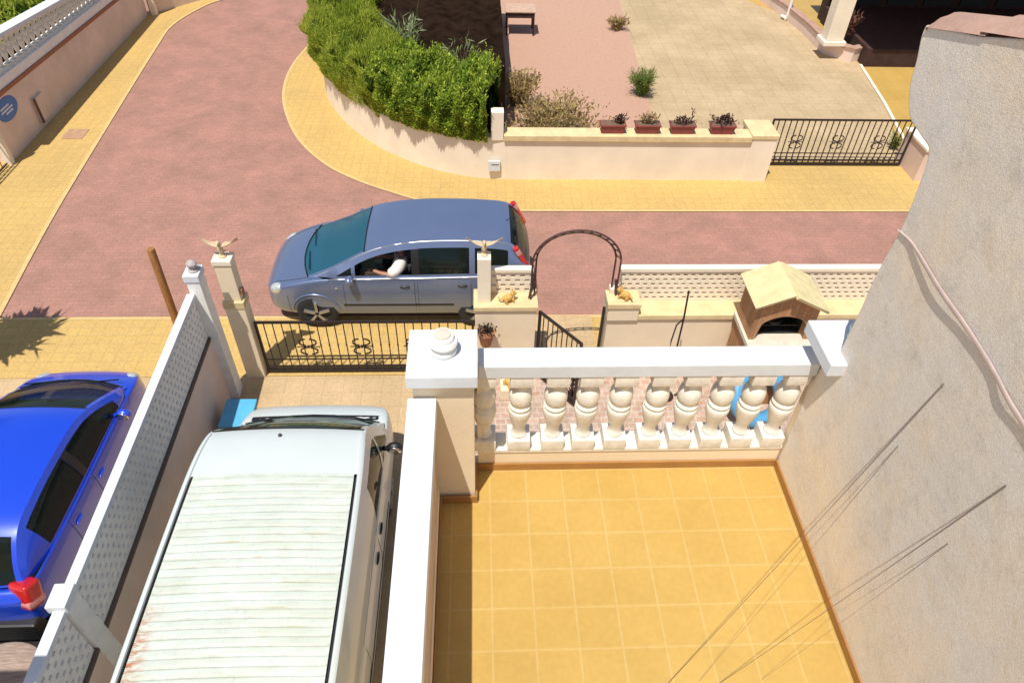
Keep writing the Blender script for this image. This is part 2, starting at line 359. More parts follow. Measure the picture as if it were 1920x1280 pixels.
# ------------------------------------------------------------------ ground sheets
ZF = 3.80                                      # terrace floor height
gm = MB().sheet([(-150, -60), (150, -60), (150, 220), (-150, 220)], -.03); struct(gm.build('ground', MT['sand']))
struct(MB().sheet([(-14, 7.6), (26, 7.6), (26, 60), (-14, 60)], 0).build('road', MT['road']))
left_edge = [tuple(p[:2]) for p in crom([(-8.04, 9.26, 0), (-8.4, 12.2, 0), (-8.72, 15.9, 0), (-9.12, 21.0, 0), (-9.16, 22.6, 0), (-8.74, 24.1, 0), (-8.2, 24.95, 0), (-6.8, 26.4, 0), (-4, 28.5, 0)], 6)]
struct(MB().sheet(left_edge+[(-5, 30.5), (-9.0, 25.6), (-10.0, 23.9), (-10.5, 23.3), (-10.5, 9.26)], .012).build('left_pavement', MT['pave']))
struct(MB().sheet([(-14, 7.85), (14, 7.85), (14, 9.26), (-14, 9.26)], .012).build('near_pavement', MT['pave']))
out_edge = [tuple(p[:2]) for p in crom([(-4.4, 24.5, 0), (-4.88, 21.4, 0), (-5.12, 19.66, 0), (-5.06, 18.14, 0), (-4.73, 16.78, 0), (-4.17, 15.44, 0), (-3.39, 14.34, 0), (-2.60, 13.67, 0), (-1.82, 13.20, 0), (-1.07, 12.84, 0), (.05, 12.6, 0), (1.15, 12.5, 0), (16, 12.53, 0)], 6)]
struct(MB().sheet(out_edge+[(16, 14.75), (6.3, 14.75), (6.3, 13.9), (.6, 13.9), (-.9, 14.3), (-2, 15.1), (-3, 16.3), (-3.6, 17.4), (-3.9, 18.6), (-4.0, 24.5)], .012).build('far_pavement', MT['pave']))
def strip(path, w, z, name, m):
    q = offset_path(path, w); b = MB(); b.grid([[(p[0], p[1], z) for p in path], [(p[0], p[1], z) for p in q]]); return struct(b.build(name, m))
strip(out_edge, .07, .017, 'far_kerb', MT['kerb']); strip(left_edge, .08, .017, 'left_kerb', MT['kerb'])
strip([(14, 9.26), (-8.04, 9.26)], .07, .017, 'near_kerb', MT['kerb'])
struct(MB().sheet([(-3.80, -3), (-.3, -3), (-.3, 7.85), (-3.80, 7.85)], .004).build('driveway', MT['drive']))
struct(MB().sheet([(-12, -3), (-3.95, -3), (-3.95, 7.85), (-12, 7.85)], .004).build('neighbour_driveway', MT['drive']))
struct(MB().sheet([(-.3, -3), (9, -3), (9, 7.85), (-.3, 7.85)], .004).build('patio', MT['patio']))
struct(MB().sheet([(.87, 7.86), (1.95, 7.86), (1.95, 9.24), (.87, 9.24)], .018).build('gate_step', MT['drive']))
struct(MB().sheet([(.4, 13.95), (.4, 34), (-3.95, 34), (-3.95, 18.2), (-3.55, 17.25), (-2.95, 16.2), (-2.1, 15.15), (-1.1, 14.38), (-.18, 13.97)], .02).build('garden_soil', MT['soil']))
struct(MB().sheet([(.4, 13.95), (4.3, 13.95), (4.41, 16.5), (4.57, 19), (4.86, 25.5), (5.2, 34), (.4, 34)], .026).build('gravel_garden', MT['gravel']))
struct(MB().sheet([(4.3, 13.95), (6.4, 13.95), (6.4, 14.6), (9.9, 14.6), (10.62, 16.9), (11.2, 20.2), (10.4, 23.7), (9.2, 25.9), (7, 34), (5.2, 34), (4.86, 25.5), (4.57, 19), (4.41, 16.5)], .022).build('far_driveway', MT['fdrive']))
struct(MB().sheet([(9.9, 14.6), (20, 14.6), (20, 30), (9.2, 30), (9.2, 25.9), (10.4, 23.7), (11.2, 20.2), (10.62, 16.9)], .02).build('far_yellow_patio', MT['floor']))
tag(MB().box(-9.56, -9.1, 15.44, 15.92, .012, .022).build('manhole_cover', MT['manhole']), 'pinkish square access cover set in the yellow pavement by the balustraded wall', 'manhole cover')

# ------------------------------------------------------------------ our terrace
struct(MB().sheet([(-.30, -.5), (2.27, -.5), (2.27, 3.26), (-.30, 3.26)], ZF).build('terrace_floor', MT['floor']))
t = thing('terraced_house', 'cream rendered lower storey carrying the yellow tiled terrace', 'building', (1, 1.5, 0))
MB().box(-.40, 2.2, -.5, 3.36, 0, ZF-.004).build('wall', MT['cream'], t)
MB().box(-.28, 2.255, 3.213, 3.228, ZF+.001, ZF+.075).build('skirting', MT['skirt'], t)
MB().box(2.255, 2.268, -.5, 3.213, ZF+.001, ZF+.075).build('skirting', MT['skirt'], t)
MB().box(-.03, -.016, 2.94, 3.213, ZF+.001, ZF+.075).build('skirting', MT['skirt'], t)
MB().box(-.28, -.268, -.5, 2.94, ZF+.001, ZF+.075).build('skirting', MT['skirt'], t)
MB().box(-.268, -.016, 2.93, 2.942, ZF+.001, ZF+.075).build('skirting', MT['skirt'], t)

BALP = [(.072, 0), (.072, .10), (.050, .112), (.042, .125), (.036, .15), (.038, .18), (.046, .22), (.057, .27), (.066, .32), (.071, .355), (.069, .378), (.058, .390), (.064, .398), (.068, .412), (.062, .424), (.053, .432), (.060, .445), (.067, .475), (.069, .505), (.066, .54), (.058, .57), (.042, .595), (.05, .615), (.05, .66)]
def baluster_mb(x, y, z, h, sq=.072, n=18, rs=1.0):
    b = MB(); k = h/.75
    b.box(x-sq, x+sq, y-sq, y+sq, z, z+.10*k)
    b.lathe([(max(.02, r*rs), z+zz*k) for r, zz in BALP if zz > .1], (x, y, 0), n)
    b.box(x-sq*.95, x+sq*.95, y-sq*.95, y+sq*.95, z+.655*k, z+h)
    return b
t = thing('terrace_balustrade', 'cream baluster railing with white coping along the front of the tiled terrace', 'balustrade', (1.1, 3.3, ZF))
b = MB(); b.box(-.01, 2.262, 3.232, 3.38, ZF, ZF+.20); b.build('plinth', MT['cream'], t, bevel=.004)
b = MB(); b.box(-.01, 2.262, 3.222, 3.39, ZF+.2005, ZF+.235); b.build('plinth_cap', MT['balw'], t, bevel=.006)
BX = [.055]+[x*.27 for x in (1.13, 2.04, 2.87, 3.735, 4.68, 5.52, 6.38, 7.21, 8.09)]
for x in BX: baluster_mb(x-.018, 3.30, ZF+.2355, .762, .082, 18, 1.2).build('baluster', MT['balw'], t, bevel=.003, smooth=40)
MB().box(-.004, 2.262, 3.215, 3.395, ZF+1.0, ZF+1.112).build('coping', MT['white'], t, bevel=.008)
MB().box(-.012, .02, 3.25, 3.38, ZF+.236, ZF+.998).build('end_pilaster', MT['cream'], t)
t = thing('side_parapet', 'long white topped parapet along the left of the terrace beside the van', 'parapet', (-.35, 1, ZF))
MB().box(-.40, -.285, -.5, 2.94, ZF, ZF+.20).build('plinth', MT['cream'], t, bevel=.004)
MB().box(-.39, -.295, -.5, 2.94, ZF+.2005, ZF+.998).build('parapet', mat('mottled_pinkish_render', (.62, .47, .36), .9, .14, 9, .25, 70), t)
b = MB(); b.box(-.44, -.262, -.5, 2.955, ZF+1.0, ZF+1.112); b.build('coping', MT['white'], t, bevel=.01)
def terrace_pillar(x0, x1, label, sx=None, yf=2.915):
    t = thing('terrace_pillar', label, 'pillar', ((x0+x1)/2, 3.15, ZF))
    MB().box(sx or x0+.03, x1-.025, 2.966 if sx is None else 3.0, 3.30, ZF-.3, ZF+1.234).build('shaft', MT['cream'], t, bevel=.006)
    MB().box(x0, x1, yf, 3.335+(yf-2.915)*1.0, ZF+1.235, ZF+1.335).build('cap', MT['white'], t, bevel=.008)
    return t
terrace_pillar(-.436, -.006, 'cream corner pillar with square white cap on the left of the balustrade')
terrace_pillar(2.165, 2.59, 'white capped pillar at the right end of the balustrade partly behind the grey wall', 2.276, 2.985)
def finial(x, y, label):
    t = thing('stone_finial', label, 'finial', (x, y, ZF+1.336))
    z = ZF+1.336
    MB().lathe([(.075, z), (.082, z+.012), (.082, z+.03), (.062, z+.036), (.058, z+.05), (.084, z+.066), (.092, z+.085), (.086, z+.105), (.066, z+.112), (.07, z+.125), (.064, z+.14)], (x, y, 0), 28).build('body', MT['whiteold'], t, smooth=35)
    MB().lathe([(.052, z+.1405), (.05, z+.15), (.03, z+.158), (.005, z+.16)], (x, y, 0), 24).build('top_disc', MT['stone'], t, smooth=40)
    return t
finial(-.215, 3.135, 'round pale stone finial base on the left white pillar cap')
finial(2.43, 3.20, 'pale blue shaded stone finial on the right pillar cap half hidden by the grey wall')

# party wall on the right with sloping tiled top
t = thing('party_wall', 'tall rough grey plaster wall with a sloping tiled top on the right', 'wall', (2.27, 1.5, ZF))
prof = [(3.21, ZF-.2), (3.235, ZF+.6), (3.25, ZF+1.0), (3.13, ZF+1.25), (3.11, ZF+1.6), (3.12, ZF+1.95), (3.10, ZF+2.25), (3.12, ZF+2.5), (3.165, ZF+2.68), (3.28, ZF+2.71), (3.44, ZF+2.74), (3.545, ZF+2.86), (3.58, ZF+2.98), (3.62, ZF+3.08), (3.62, ZF+3.14),
        (3.2, ZF+3.24), (2.9, ZF+3.34), (2.0, ZF+3.6), (1.0, ZF+3.9), (-.5, ZF+4.3), (-.5, ZF-.2)]
pr = [(p.x, p.y) for p in crom([(a, c, 0) for a, c in prof[:15]], 4)]+prof[15:]
b = MB(); n = len(pr)
b.add([(2.268, y, z) for y, z in pr]+[(2.52, y, z) for y, z in pr], [tuple(range(n)), tuple(range(n, 2*n))[::-1]]+[(i, (i+1) % n, n+(i+1) % n, n+i) for i in range(n)])
b.build('plaster_wall', MT['plaster'], t, bevel=.012)
b = MB()
for k in range(9):            # ridge of overlapping reddish tiles following the slope
    y0 = 3.60-.42*k; y1 = y0-.45; z0 = ZF+3.12+.128*k; z1 = z0+.137
    rows = []
    for (y, z) in ((y0, z0+.012), (y1, z1)):
        rows.append([(2.258+.29*(j/10), y+random.uniform(-.01, .01), z+.005+.075*math.sin(math.pi*j/10)) for j in range(11)])
    b.grid(rows)
    b.add(rows[0]+[(p[0], p[1]-.005, p[2]-.02) for p in rows[0]], [(j, j+1, 12+j, 11+j) for j in range(10)])
b.build('ridge_tiles', MT['rooftile'], t, smooth=50)
# conduit hanging along the wall
b = MB(); pts = crom([(2.263, 3.11, ZF+2.25), (2.262, 2.98, ZF+2.27), (2.256, 2.87, ZF+2.27), (2.248, 2.6, ZF+2.25), (2.256, 2.34, ZF+2.235), (2.26, 2.1, ZF+2.21), (2.252, 1.94, ZF+2.19), (2.259, 1.74, ZF+2.16), (2.256, 1.3, ZF+2.07), (2.26, .5, ZF+1.9)], 6)
rows = []
for k, p in enumerate(pts):
    w = .004+.011*min(1, k/14); d = .0045
    rows.append([(p.x+d*math.cos(a), p.y, p.z+w*math.sin(a)) for a in [2*math.pi*q/12 for q in range(13)]])
b.grid(rows)
tag(b.build('wall_conduit', MT['conduit'], smooth=60), 'pale pink cable conduit sagging diagonally down the grey plaster wall', 'conduit')

# thin lines tied from the wall down to the terrace floor; each runs close to its own shadow
def guy(a, b, r, label):
    a = Vector(a); b = Vector(b); d = b-a
    m = MB(); m.tube([a-d.normalized()*.01+d*i/20*1.12-Vector((0, 0, .035*math.sin(math.pi*min(1, i/20)))) for i in range(21)], [r*(2.2-1.5*min(1, i/7)) for i in range(21)], 6)
    return tag(m.build('guy_line', MT['wire']), label, 'line', 'lines tied from the wall to the terrace floor')
guy((2.268, 2.29, 5.71), (1.08, 1.59, 3.90), .0022, 'thick dark line tied to the grey wall, upper of the two thick ones')
guy((2.268, 2.32, 5.19), (1.36, 1.68, 3.88), .0011, 'thin dark line running just below the upper thick line')
guy((2.268, 1.71, 5.69), (1.43, 1.62, 3.86), .0022, 'thick dark line tied lower on the grey wall beside a blue stain')
guy((2.268, 1.74, 5.17), (1.72, 1.65, 3.87), .0011, 'thin dark line running lowest across the grey wall')

# ------------------------------------------------------------------ lattice walls
def lattice(b, P, L, z0, z1, th, px, pz, hw, hh, ax):
    """pierced block screen: P start point (x,y), ax unit direction in plan, th thickness to the left of ax"""
    nx, ny = ax; ox, oy = -ny*th, nx*th
    def bx(u0, u1, a, c):
        q = [(P[0]+nx*u0, P[1]+ny*u0), (P[0]+nx*u1, P[1]+ny*u1), (P[0]+nx*u1+ox, P[1]+ny*u1+oy), (P[0]+nx*u0+ox, P[1]+ny*u0+oy)]
        b.hexa([(x, y, a) for x, y in q]+[(x, y, c) for x, y in q])
    n = max(1, round((z1-z0)/pz)); pz = (z1-z0)/n; bar = pz-hh
    for i in range(n):
        za = z0+i*pz; bx(0, L, za, za+bar)
        off = (i % 2)*px/2; m = int(L/px)+1
        u = -off
        for k in range(m+1):
            a = max(0, u+hw/2*0); c = min(L, u+px-hw)
            if c > a+.002: bx(max(0, u), c, za+bar, za+pz)
            u += px
    bx(0, L, z1, z1+bar*.8)
wy = [(-3.90, 7.55), (-3.72, -1.0)]; wd = (Vector(wy[1])-Vector(wy[0])).normalized(); wn = Vector((-wd.y, wd.x))   # wn points to +x
def WP(y, off): k = (y-wy[0][1])/wd.y; return (wy[0][0]+wd.x*k+wn.x*off, wy[0][1]+wd.y*k+wn.y*off)
t = thing('boundary_wall', 'white coped pierced block wall between the blue car and the white van', 'wall', (-3.8, 4, 0))
b = MB()
def wseg(b, y0, y1, o0, o1, z0, z1):
    q = [WP(y0, o0), WP(y1, o0), WP(y1, o1), WP(y0, o1)]
    b.hexa([(x, y, z0) for x, y in q]+[(x, y, z1) for x, y in q])
wseg(b, 7.5, -1, .0, .14, 0, 1.22); b.build('lower_wall', MT['pinkwall'], t)
b = MB(); wseg(b, 7.45, -1, -.02, .15, 1.2205, 1.28); b.build('ledge', MT['darkledge'], t, bevel=.006)
for (ya, yb) in ((7.38, 3.28), (3.04, -1)):
    b = MB(); q = WP(ya, .05); lattice(b, q, ya-yb, 1.281, 1.94, .07, .11, .092, .052, .042, (wd.x, wd.y)); b.build('pierced_screen', MT['whiteold'], t)
    b = MB(); wseg(b, ya+.02, yb-.02, .045, .15, 1.985, 2.06); b.build('coping', MT['white'], t, bevel=.008)
def wall_pillar(y0, y1, zt, par, o=0, w=0):
    b = MB(); wseg(b, y0, y1, .02+o, .16+o+w, 0, zt-.11); b.build('pillar', MT['whiteold'], par, bevel=.006)
    b = MB(); wseg(b, y0+.015, y1-.015, o, .175+o+w, zt-.109, zt); b.build('pillar_cap', MT['white'], par, bevel=.01)
wall_pillar(7.62, 7.40, 2.36, t, .07, .03); wall_pillar(3.26, 3.06, 2.13, t)
b = MB(); c = WP(7.51, .19); b.lathe([(.065, 2.361), (.07, 2.38), (.05, 2.395), (.04, 2.42), (.062, 2.445), (.07, 2.475), (.058, 2.50), (.03, 2.52), (.005, 2.525)], (c[0], c[1], 0), 18)
tag(b.build('wall_finial', mat('grey_stone', (.40, .36, .34), .85, .15, 20), smooth=40), 'small grey stone finial on the end post of the pierced white wall', 'finial')

def gate_pillar(x, label, tall=True):
    t = thing('gate_pillar', label, 'pillar', (x, 7.95, 0))
    b = MB(); b.box(x-.14, x+.14, 7.83, 8.07, 0, 1.42); b.build('lower_shaft', MT['cream'], t, bevel=.006)
    b = MB(); b.box(x-.15, x+.15, 7.82, 8.08, 1.4205, 1.54); b.build('band', MT['ochre'], t, bevel=.006)
    b = MB(); b.box(x-.115, x+.115, 7.86, 8.06, 1.5405, 2.17); b.build('upper_shaft', MT['cream'], t, bevel=.006)
    b = MB(); b.box(x-.13, x+.13, 7.845, 8.075, 2.1705, 2.25); b.build('cap', MT['creamw'], t, bevel=.01)
    return t
gate_pillar(-3.48, 'cream two stage gate pillar beside the pierced white wall, with a spread winged eagle on top')
tag(MB().box(-3.345, -3.325, 7.88, 7.98, 1.62, 1.72).build('door_bell', MT['terra'], bevel=.004), 'small brown bell box on the side of the left gate pillar', 'bell')

def eagle(x, y, z, label, sc=1.0):
    t = thing('eagle_statue', label, 'statue', (x, y, z))
    b = MB(); b.lathe([(.05*sc, z), (.055*sc, z+.02*sc), (.03*sc, z+.04*sc), (.028*sc, z+.06*sc)], (x, y, 0), 14); b.build('base', MT['eagle'], t, smooth=40)
    b = MB()
    b.ell((x, y, z+.14*sc), (.04*sc, .045*sc, .095*sc)); b.ell((x, y-.025*sc, z+.245*sc), (.026*sc, .034*sc, .03*sc))
    b.tube([(x, y-.05*sc, z+.245*sc), (x, y-.075*sc, z+.24*sc), (x, y-.085*sc, z+.225*sc)], [.012*sc, .008*sc, .002*sc], 8)
    b.add([(x-.03*sc, y+.02*sc, z+.1*sc), (x+.03*sc, y+.02*sc, z+.1*sc), (x+.045*sc, y+.07*sc, z+.03*sc), (x-.045*sc, y+.07*sc, z+.03*sc), (x-.03*sc, y+.035*sc, z+.1*sc), (x+.03*sc, y+.035*sc, z+.1*sc), (x+.045*sc, y+.08*sc, z+.035*sc), (x-.045*sc, y+.08*sc, z+.035*sc)], [(3, 2, 1, 0), (4, 5, 6, 7), (0, 1, 5, 4), (1, 2, 6, 5), (2, 3, 7, 6), (3, 0, 4, 7)])
    b.build('body', MT['eagle'], t, smooth=50)
    for sgn in (-1, 1):
        b = MB(); rows = []; rows2 = []
        for i in range(9):
            u = i/8; px = x+sgn*(.03+.21*u)*sc; pz = z+(.19+.12*u-.03*math.sin(u*3))*sc
            ch = (.17*(1-.7*u)+.03)*sc
            rows.append([(px+sgn*.03*u*sc*(v/4), y+.02*sc+ch*(v/4-.3), pz-.05*sc*(v/4)*(1+.8*u*(v % 2))+.012*sc*math.sin(v/4*3.14)) for v in range(5)])
            rows2.append([(p[0], p[1]+.003, p[2]-.014*sc*(1-.6*u)) for p in rows[-1]])
        b.grid(rows); b.grid(rows2)
        k = 5; V = [p for r in rows for p in r]; V2 = [p for r in rows2 for p in r]; o = len(V)
        loop = list(range(0, 5))+[i*5+4 for i in range(1, 9)]+list(range(43, 39, -1))+[i*5 for i in range(7, 0, -1)]
        b.add(V+V2, [(loop[i], loop[(i+1) % len(loop)], o+loop[(i+1) % len(loop)], o+loop[i]) for i in range(len(loop))])
        b.build('wing', MT['eagle'], t, smooth=50)
    return t
eagle(-3.48, 7.96, 2.251, 'cream eagle statue with raised wings on the left gate pillar')
# front wall either side of the arch
t = thing('front_wall', 'short cream front wall with ochre coping and pierced screen left of the iron arch', 'wall', (.4, 7.95, 0))
MB().box(-.05, .85, 7.82, 8.20, 0, 1.38).build('wall', MT['cream'], t, bevel=.005)
MB().box(-.07, .87, 7.79, 8.22, 1.3805, 1.46).build('coping', MT['ochre'], t, bevel=.01)
b = MB(); lattice(b, (.19, 8.12), .6, 1.461, 1.80, .07, .14, .09, .07, .045, (1, 0)); b.build('pierced_screen', MT['creamw'], t)
MB().box(.17, .80, 8.10, 8.21, 1.845, 1.905).build('screen_cap', MT['creamw'], t, bevel=.008)
MB().box(-.01, .18, 7.90, 8.10, 1.461, 2.24).build('post', MT['creamw'], t, bevel=.008)
eagle(.085, 8.0, 2.241, 'cream eagle statue with raised wings on the slim post behind the silver car', .95)
t = thing('front_wall', 'long cream front wall with ochre coping and pierced screen right of the iron arch', 'wall', (4, 7.95, 0))
MB().box(1.92, 8.5, 7.82, 8.20, 0, 1.20).build('wall', MT['cream'], t, bevel=.005)
MB().box(2.36, 8.5, 7.79, 8.22, 1.2005, 1.29).build('coping', MT['ochre'], t, bevel=.01)
MB().box(1.90, 2.355, 7.78, 8.20, 1.2005, 1.44).build('end_block', MT['cream'], t, bevel=.006)
MB().box(1.88, 2.37, 7.76, 8.10, 1.4405, 1.53).build('end_coping', MT['ochre'], t, bevel=.01)
b = MB(); lattice(b, (2.10, 8.13), 6.4, 1.291, 1.80, .07, .115, .082, .062, .042, (1, 0)); b.build('pierced_screen', MT['creamw'], t)
MB().box(2.06, 8.5, 8.11, 8.22, 1.845, 1.91).build('screen_cap', MT['creamw'], t, bevel=.008)
MB().box(1.93, 2.09, 8.0, 8.12, 1.531, 1.62).build('arch_block', MT['creamw'], t, bevel=.006)

# iron gates
def ornament(b, x, y, z, r=.075):
    for k in range(2):
        for s in (-1, 1):
            pts = [(x+s*(r*.25+r*.75*math.sin(a)), y, z+(1 if k else -1)*(r*.2+r*1.0*(1-math.cos(a))/2)) for a in [i*math.pi/9 for i in range(10)]]
            b.tube(pts, .013, 6)
    b.ell((x, y, z), (.025, .025, .03)); b.bar((x-r*1.35, y, z), (x+r*1.35, y, z), .012)
def iron_gate(label, x0, x1, y, z0, z1, nb, orn, m=MT['iron'], ang=0, orn_r=.13, r=.009):
    t = thing('iron_gate', label, 'gate', (x0, y, z0), rotz=ang)
    w = x1-x0; h = z1-z0
    def B(): return MB()
    b = B(); b.bar((0, 0, h), (w, 0, h), .035); b.bar((0, 0, .035), (w, 0, .035), .045); b.bar((0, 0, .125), (w, 0, .125), .03); b.bar((0, 0, h*.27), (w, 0, h*.27), .018)
    b.bar((.015, 0, .0), (.015, 0, h-.018), .035); b.bar((w-.015, 0, .0), (w-.015, 0, h-.018), .035); b.build('frame', m, t, world=False)
    for i in range(nb):
        x = w*(i+1)/(nb+1); b = B(); b.tube([(x, 0, .06), (x, 0, h-.01)], r, 6); b.ell((x, 0, h*.55), (.014, .014, .035), 8, 6); b.build('bar', m, t, world=False)
    for u in orn: b = B(); ornament(b, w*u, 0, h*.52, orn_r); b.build('ornament', m, t, world=False)
    return t
iron_gate('wide black driveway gate with two scroll ornaments below the silver car', -3.31, -.07, 7.93, .02, 1.07, 24, (.22, .47, .72))
iron_gate('black iron gate with three ornaments on the far side of the street', 6.5, 9.78, 14.42, .03, 1.13, 23, (.2, .49, .78), r=.014)
iron_gate('small brown pedestrian gate standing open under the iron arch', .90, 1.80, 7.86, .02, 1.32, 8, (.5,), ang=R(-52), orn_r=.06)
b = MB(); b.bar((1.86, 7.90, .02), (1.86, 7.90, 1.36), .04); tag(b.build('gate_post', MT['iron']), 'thin black iron gate post on the right side of the arch opening', 'post')
# iron arch
t = thing('iron_arch', 'round topped brown iron garden arch over the pedestrian gate', 'arch', (1.39, 8.0, 0))
def arch_pts(rx, rz, zc, zb, y):
    return [(1.39-rx, y, zb)]+[(1.39-rx*math.cos(a), y, zc+rz*math.sin(a)) for a in [i*math.pi/28 for i in range(29)]]+[(1.39+rx, y, zb)]
for (rx, rz, y) in ((.625, .56, 7.97), (.565, .47, 8.05)):
    b = MB(); b.tube(arch_pts(rx, rz, 2.12, 1.47, y), .014, 8); b.build('hoop', MT['ironred'], t, smooth=60)
b = MB(); A1 = arch_pts(.625, .56, 2.12, 1.47, 7.97); A2 = arch_pts(.565, .47, 2.12, 1.47, 8.05)
for i in range(1, 29):
    b.tube([A1[i], A2[i+1] if i % 2 else A2[i-1]], .006, 6)
b.build('lattice_rungs', MT['ironred'], t)
for s in (-1, 1):
    b = MB(); b.tube([(1.39+s*.64, 8.0, 1.46), (1.39+s*.60, 8.0, 1.8)], .02, 8); b.build('foot', MT['ironred'], t)

# wooden post on the pavement
b = MB(); b.lathe([(.065, .012), (.062, .8), (.06, 1.60), (.052, 1.625), (.02, 1.63)], (0, 0, 0), 14)
b.v = [(x-5.02+.03*z, y+9.0, z) for x, y, z in b.v]
tag(b.build('wooden_post', MT['wood'], smooth=40), 'round orange brown wooden post on the pavement beyond the pierced white wall', 'post')

# ochre figures
def figure(x, y, z, label, a=0, sc=1):
    b = MB(); c, s_ = math.cos(a), math.sin(a)
    P = lambda u, v, w: (x+sc*(u*c-v*s_), y+sc*(u*s_+v*c), z+sc*w)
    b.ell(P(0, 0, .055), (.06*sc, .045*sc, .05*sc), rot=Quaternion((0, 0, 1), a)); b.ell(P(.065, 0, .10), (.033*sc, .03*sc, .032*sc)); b.ell(P(.095, 0, .092), (.016*sc, .014*sc, .012*sc))
    for v in (-.018, .018): b.ell(P(.06, v, .138), (.009*sc, .008*sc, .016*sc))
    for u, v in ((.045, .03), (.045, -.03), (-.04, .035), (-.04, -.035)): b.tube([P(u, v, .05), P(u+.015, v*1.3, .004)], [.017*sc, .013*sc], 8)
    b.tube([P(-.05, 0, .06), P(-.09, .02, .05), P(-.10, .05, .07)], [.014*sc, .011*sc, .006*sc], 8)
    return tag(b.build('animal_figure', MT['figure'], smooth=60), label, 'figure')
figure(.43, 7.92, 1.461, 'small ochre animal figure on the wall coping left of the arch', .4, 1.3)
figure(2.14, 7.90, 1.531, 'small ochre animal figure on the wall end right of the arch', 2.6, 1.3)
figure(.46, 7.42, .22, 'small ochre animal figure on a block low on the pink patio', -1, 1.4)
tag(MB().box(.33, .6, 7.3, 7.55, .005, .219).build('paving_block', MT['cream'], bevel=.01), 'low cream block on the pink patio beneath an ochre figure', 'block')

# terracotta pot on the wall
t = thing('wall_pot', 'terracotta pot with a dark plant on the cream wall near the white pillar cap', 'flower pot', (.11, 7.70, .86))
b = MB(); b.lathe([(.08, .84), (.085, .86), (.12, 1.04), (.13, 1.045), (.13, 1.08), (.11, 1.08), (.105, 1.05)], (.11, 7.68, 0), 18); b.build('pot', MT['terra'], t, smooth=40)
b = MB()
for i in range(160):
    a = random.uniform(0, 6.28); r = random.uniform(0, .15); p = Vector((.11+r*math.cos(a), 7.68+r*math.sin(a), 1.08+random.uniform(0, .11)*(1-r*4)))
    d = Vector((random.gauss(0, 1), random.gauss(0, 1), random.gauss(.5, .6))).normalized()*.05; e = d.cross(Vector((random.random(), random.random(), .3))).normalized()*.015
    b.add([p, p+d*.5+e, p+d, p+d*.5-e], [(0, 1, 2, 3)])
b.build('plant', leafmat('dark_succulent', (.015, .02, .015), (.04, .045, .04), (.07, .08, .07)), t, recalc=False)
b = MB(); b.bar((.11, 7.818, .83), (.11, 7.6, .83), .03); b.build('bracket', MT['iron'], t)

# iron lamp pole on the patio
t = thing('iron_pole', 'tall slim black iron pole standing on the patio in front of the long wall', 'pole', (2.88, 7.35, 0))
b = MB(); b.tube([(2.90, 7.35, .02), (2.88, 7.35, 1.6), (2.85, 7.35, 2.12)], .014, 8); b.build('shaft', MT['iron'], t)
b = MB(); b.tube([(2.88, 7.35, 1.62), (2.80, 7.35, 1.5), (2.78, 7.35, 1.2), (2.79, 7.35, .9)], .011, 8); b.build('hook', MT['iron'], t)
b = MB(); b.lathe([(.13, .004), (.13, .02), (.02, .03)], (2.9, 7.35, 0), 16); b.build('foot', MT['iron'], t)
# heart shaped plant stand
b = MB()
for s in (-1, 1):
    b.tube(crom([(1.43, 7.35, .02), (1.43+s*.09, 7.35, .2), (1.43+s*.11, 7.35, .36), (1.43+s*.05, 7.35, .43), (1.43, 7.35, .34)], 6), .013, 7)
    b.tube(crom([(1.43, 7.33, .1), (1.43+s*.05, 7.33, .24), (1.43+s*.03, 7.33, .32), (1.43, 7.33, .28)], 5), .01, 7)
b.tube([(1.43, 7.35, .0), (1.43, 7.35, .62)], .016, 7); b.lathe([(.1, .004), (.1, .02)], (1.43, 7.35, 0), 14)
tag(b.build('iron_stand', MT['iron']), 'black wrought iron heart shaped stand on the pink patio', 'stand')
# paddling pool, hose
b = MB(); ax = Vector((.12, -.70, .70)).normalized(); ua = ax.cross(Vector((0, 0, 1))).normalized(); va = ax.cross(ua); C0 = Vector((4.16, 6.95, .45)); rows = []
for i in range(41):
    a = 2*math.pi*i/40; d = ua*math.cos(a)+va*math.sin(a)
    rows.append([tuple(C0+d*(.37+.13*math.cos(q)*(1+.03*math.sin(a*14)))+ax*.13*math.sin(q)) for q in [2*math.pi*j/16 for j in range(17)]])
b.grid(rows)
tag(b.build('swim_ring', MT['pool'], smooth=60), 'large blue inflatable swim ring leaning on the patio behind the last balusters', 'swim ring')
b = MB(); b.tube(crom([(3.05, 7.35, .02), (3.2, 7.45, .02), (3.3, 7.4, .02), (3.36, 7.55, .02), (3.36, 7.75, .02)], 6), .02, 8)
tag(b.build('garden_hose', mat('dark_green_hose', (.05, .07, .02), .5, .1, 9)), 'short dark green hose lying on the patio at the wall foot', 'hose')
b = MB(); b.lathe([(.03, .004), (.025, .25), (.05, .26), (.05, .32), (.01, .34)], (3.96, 7.62, 0), 12)
tag(b.build('garden_light', MT['black'], smooth=40), 'small black garden light on the patio beside the blue pool', 'light')

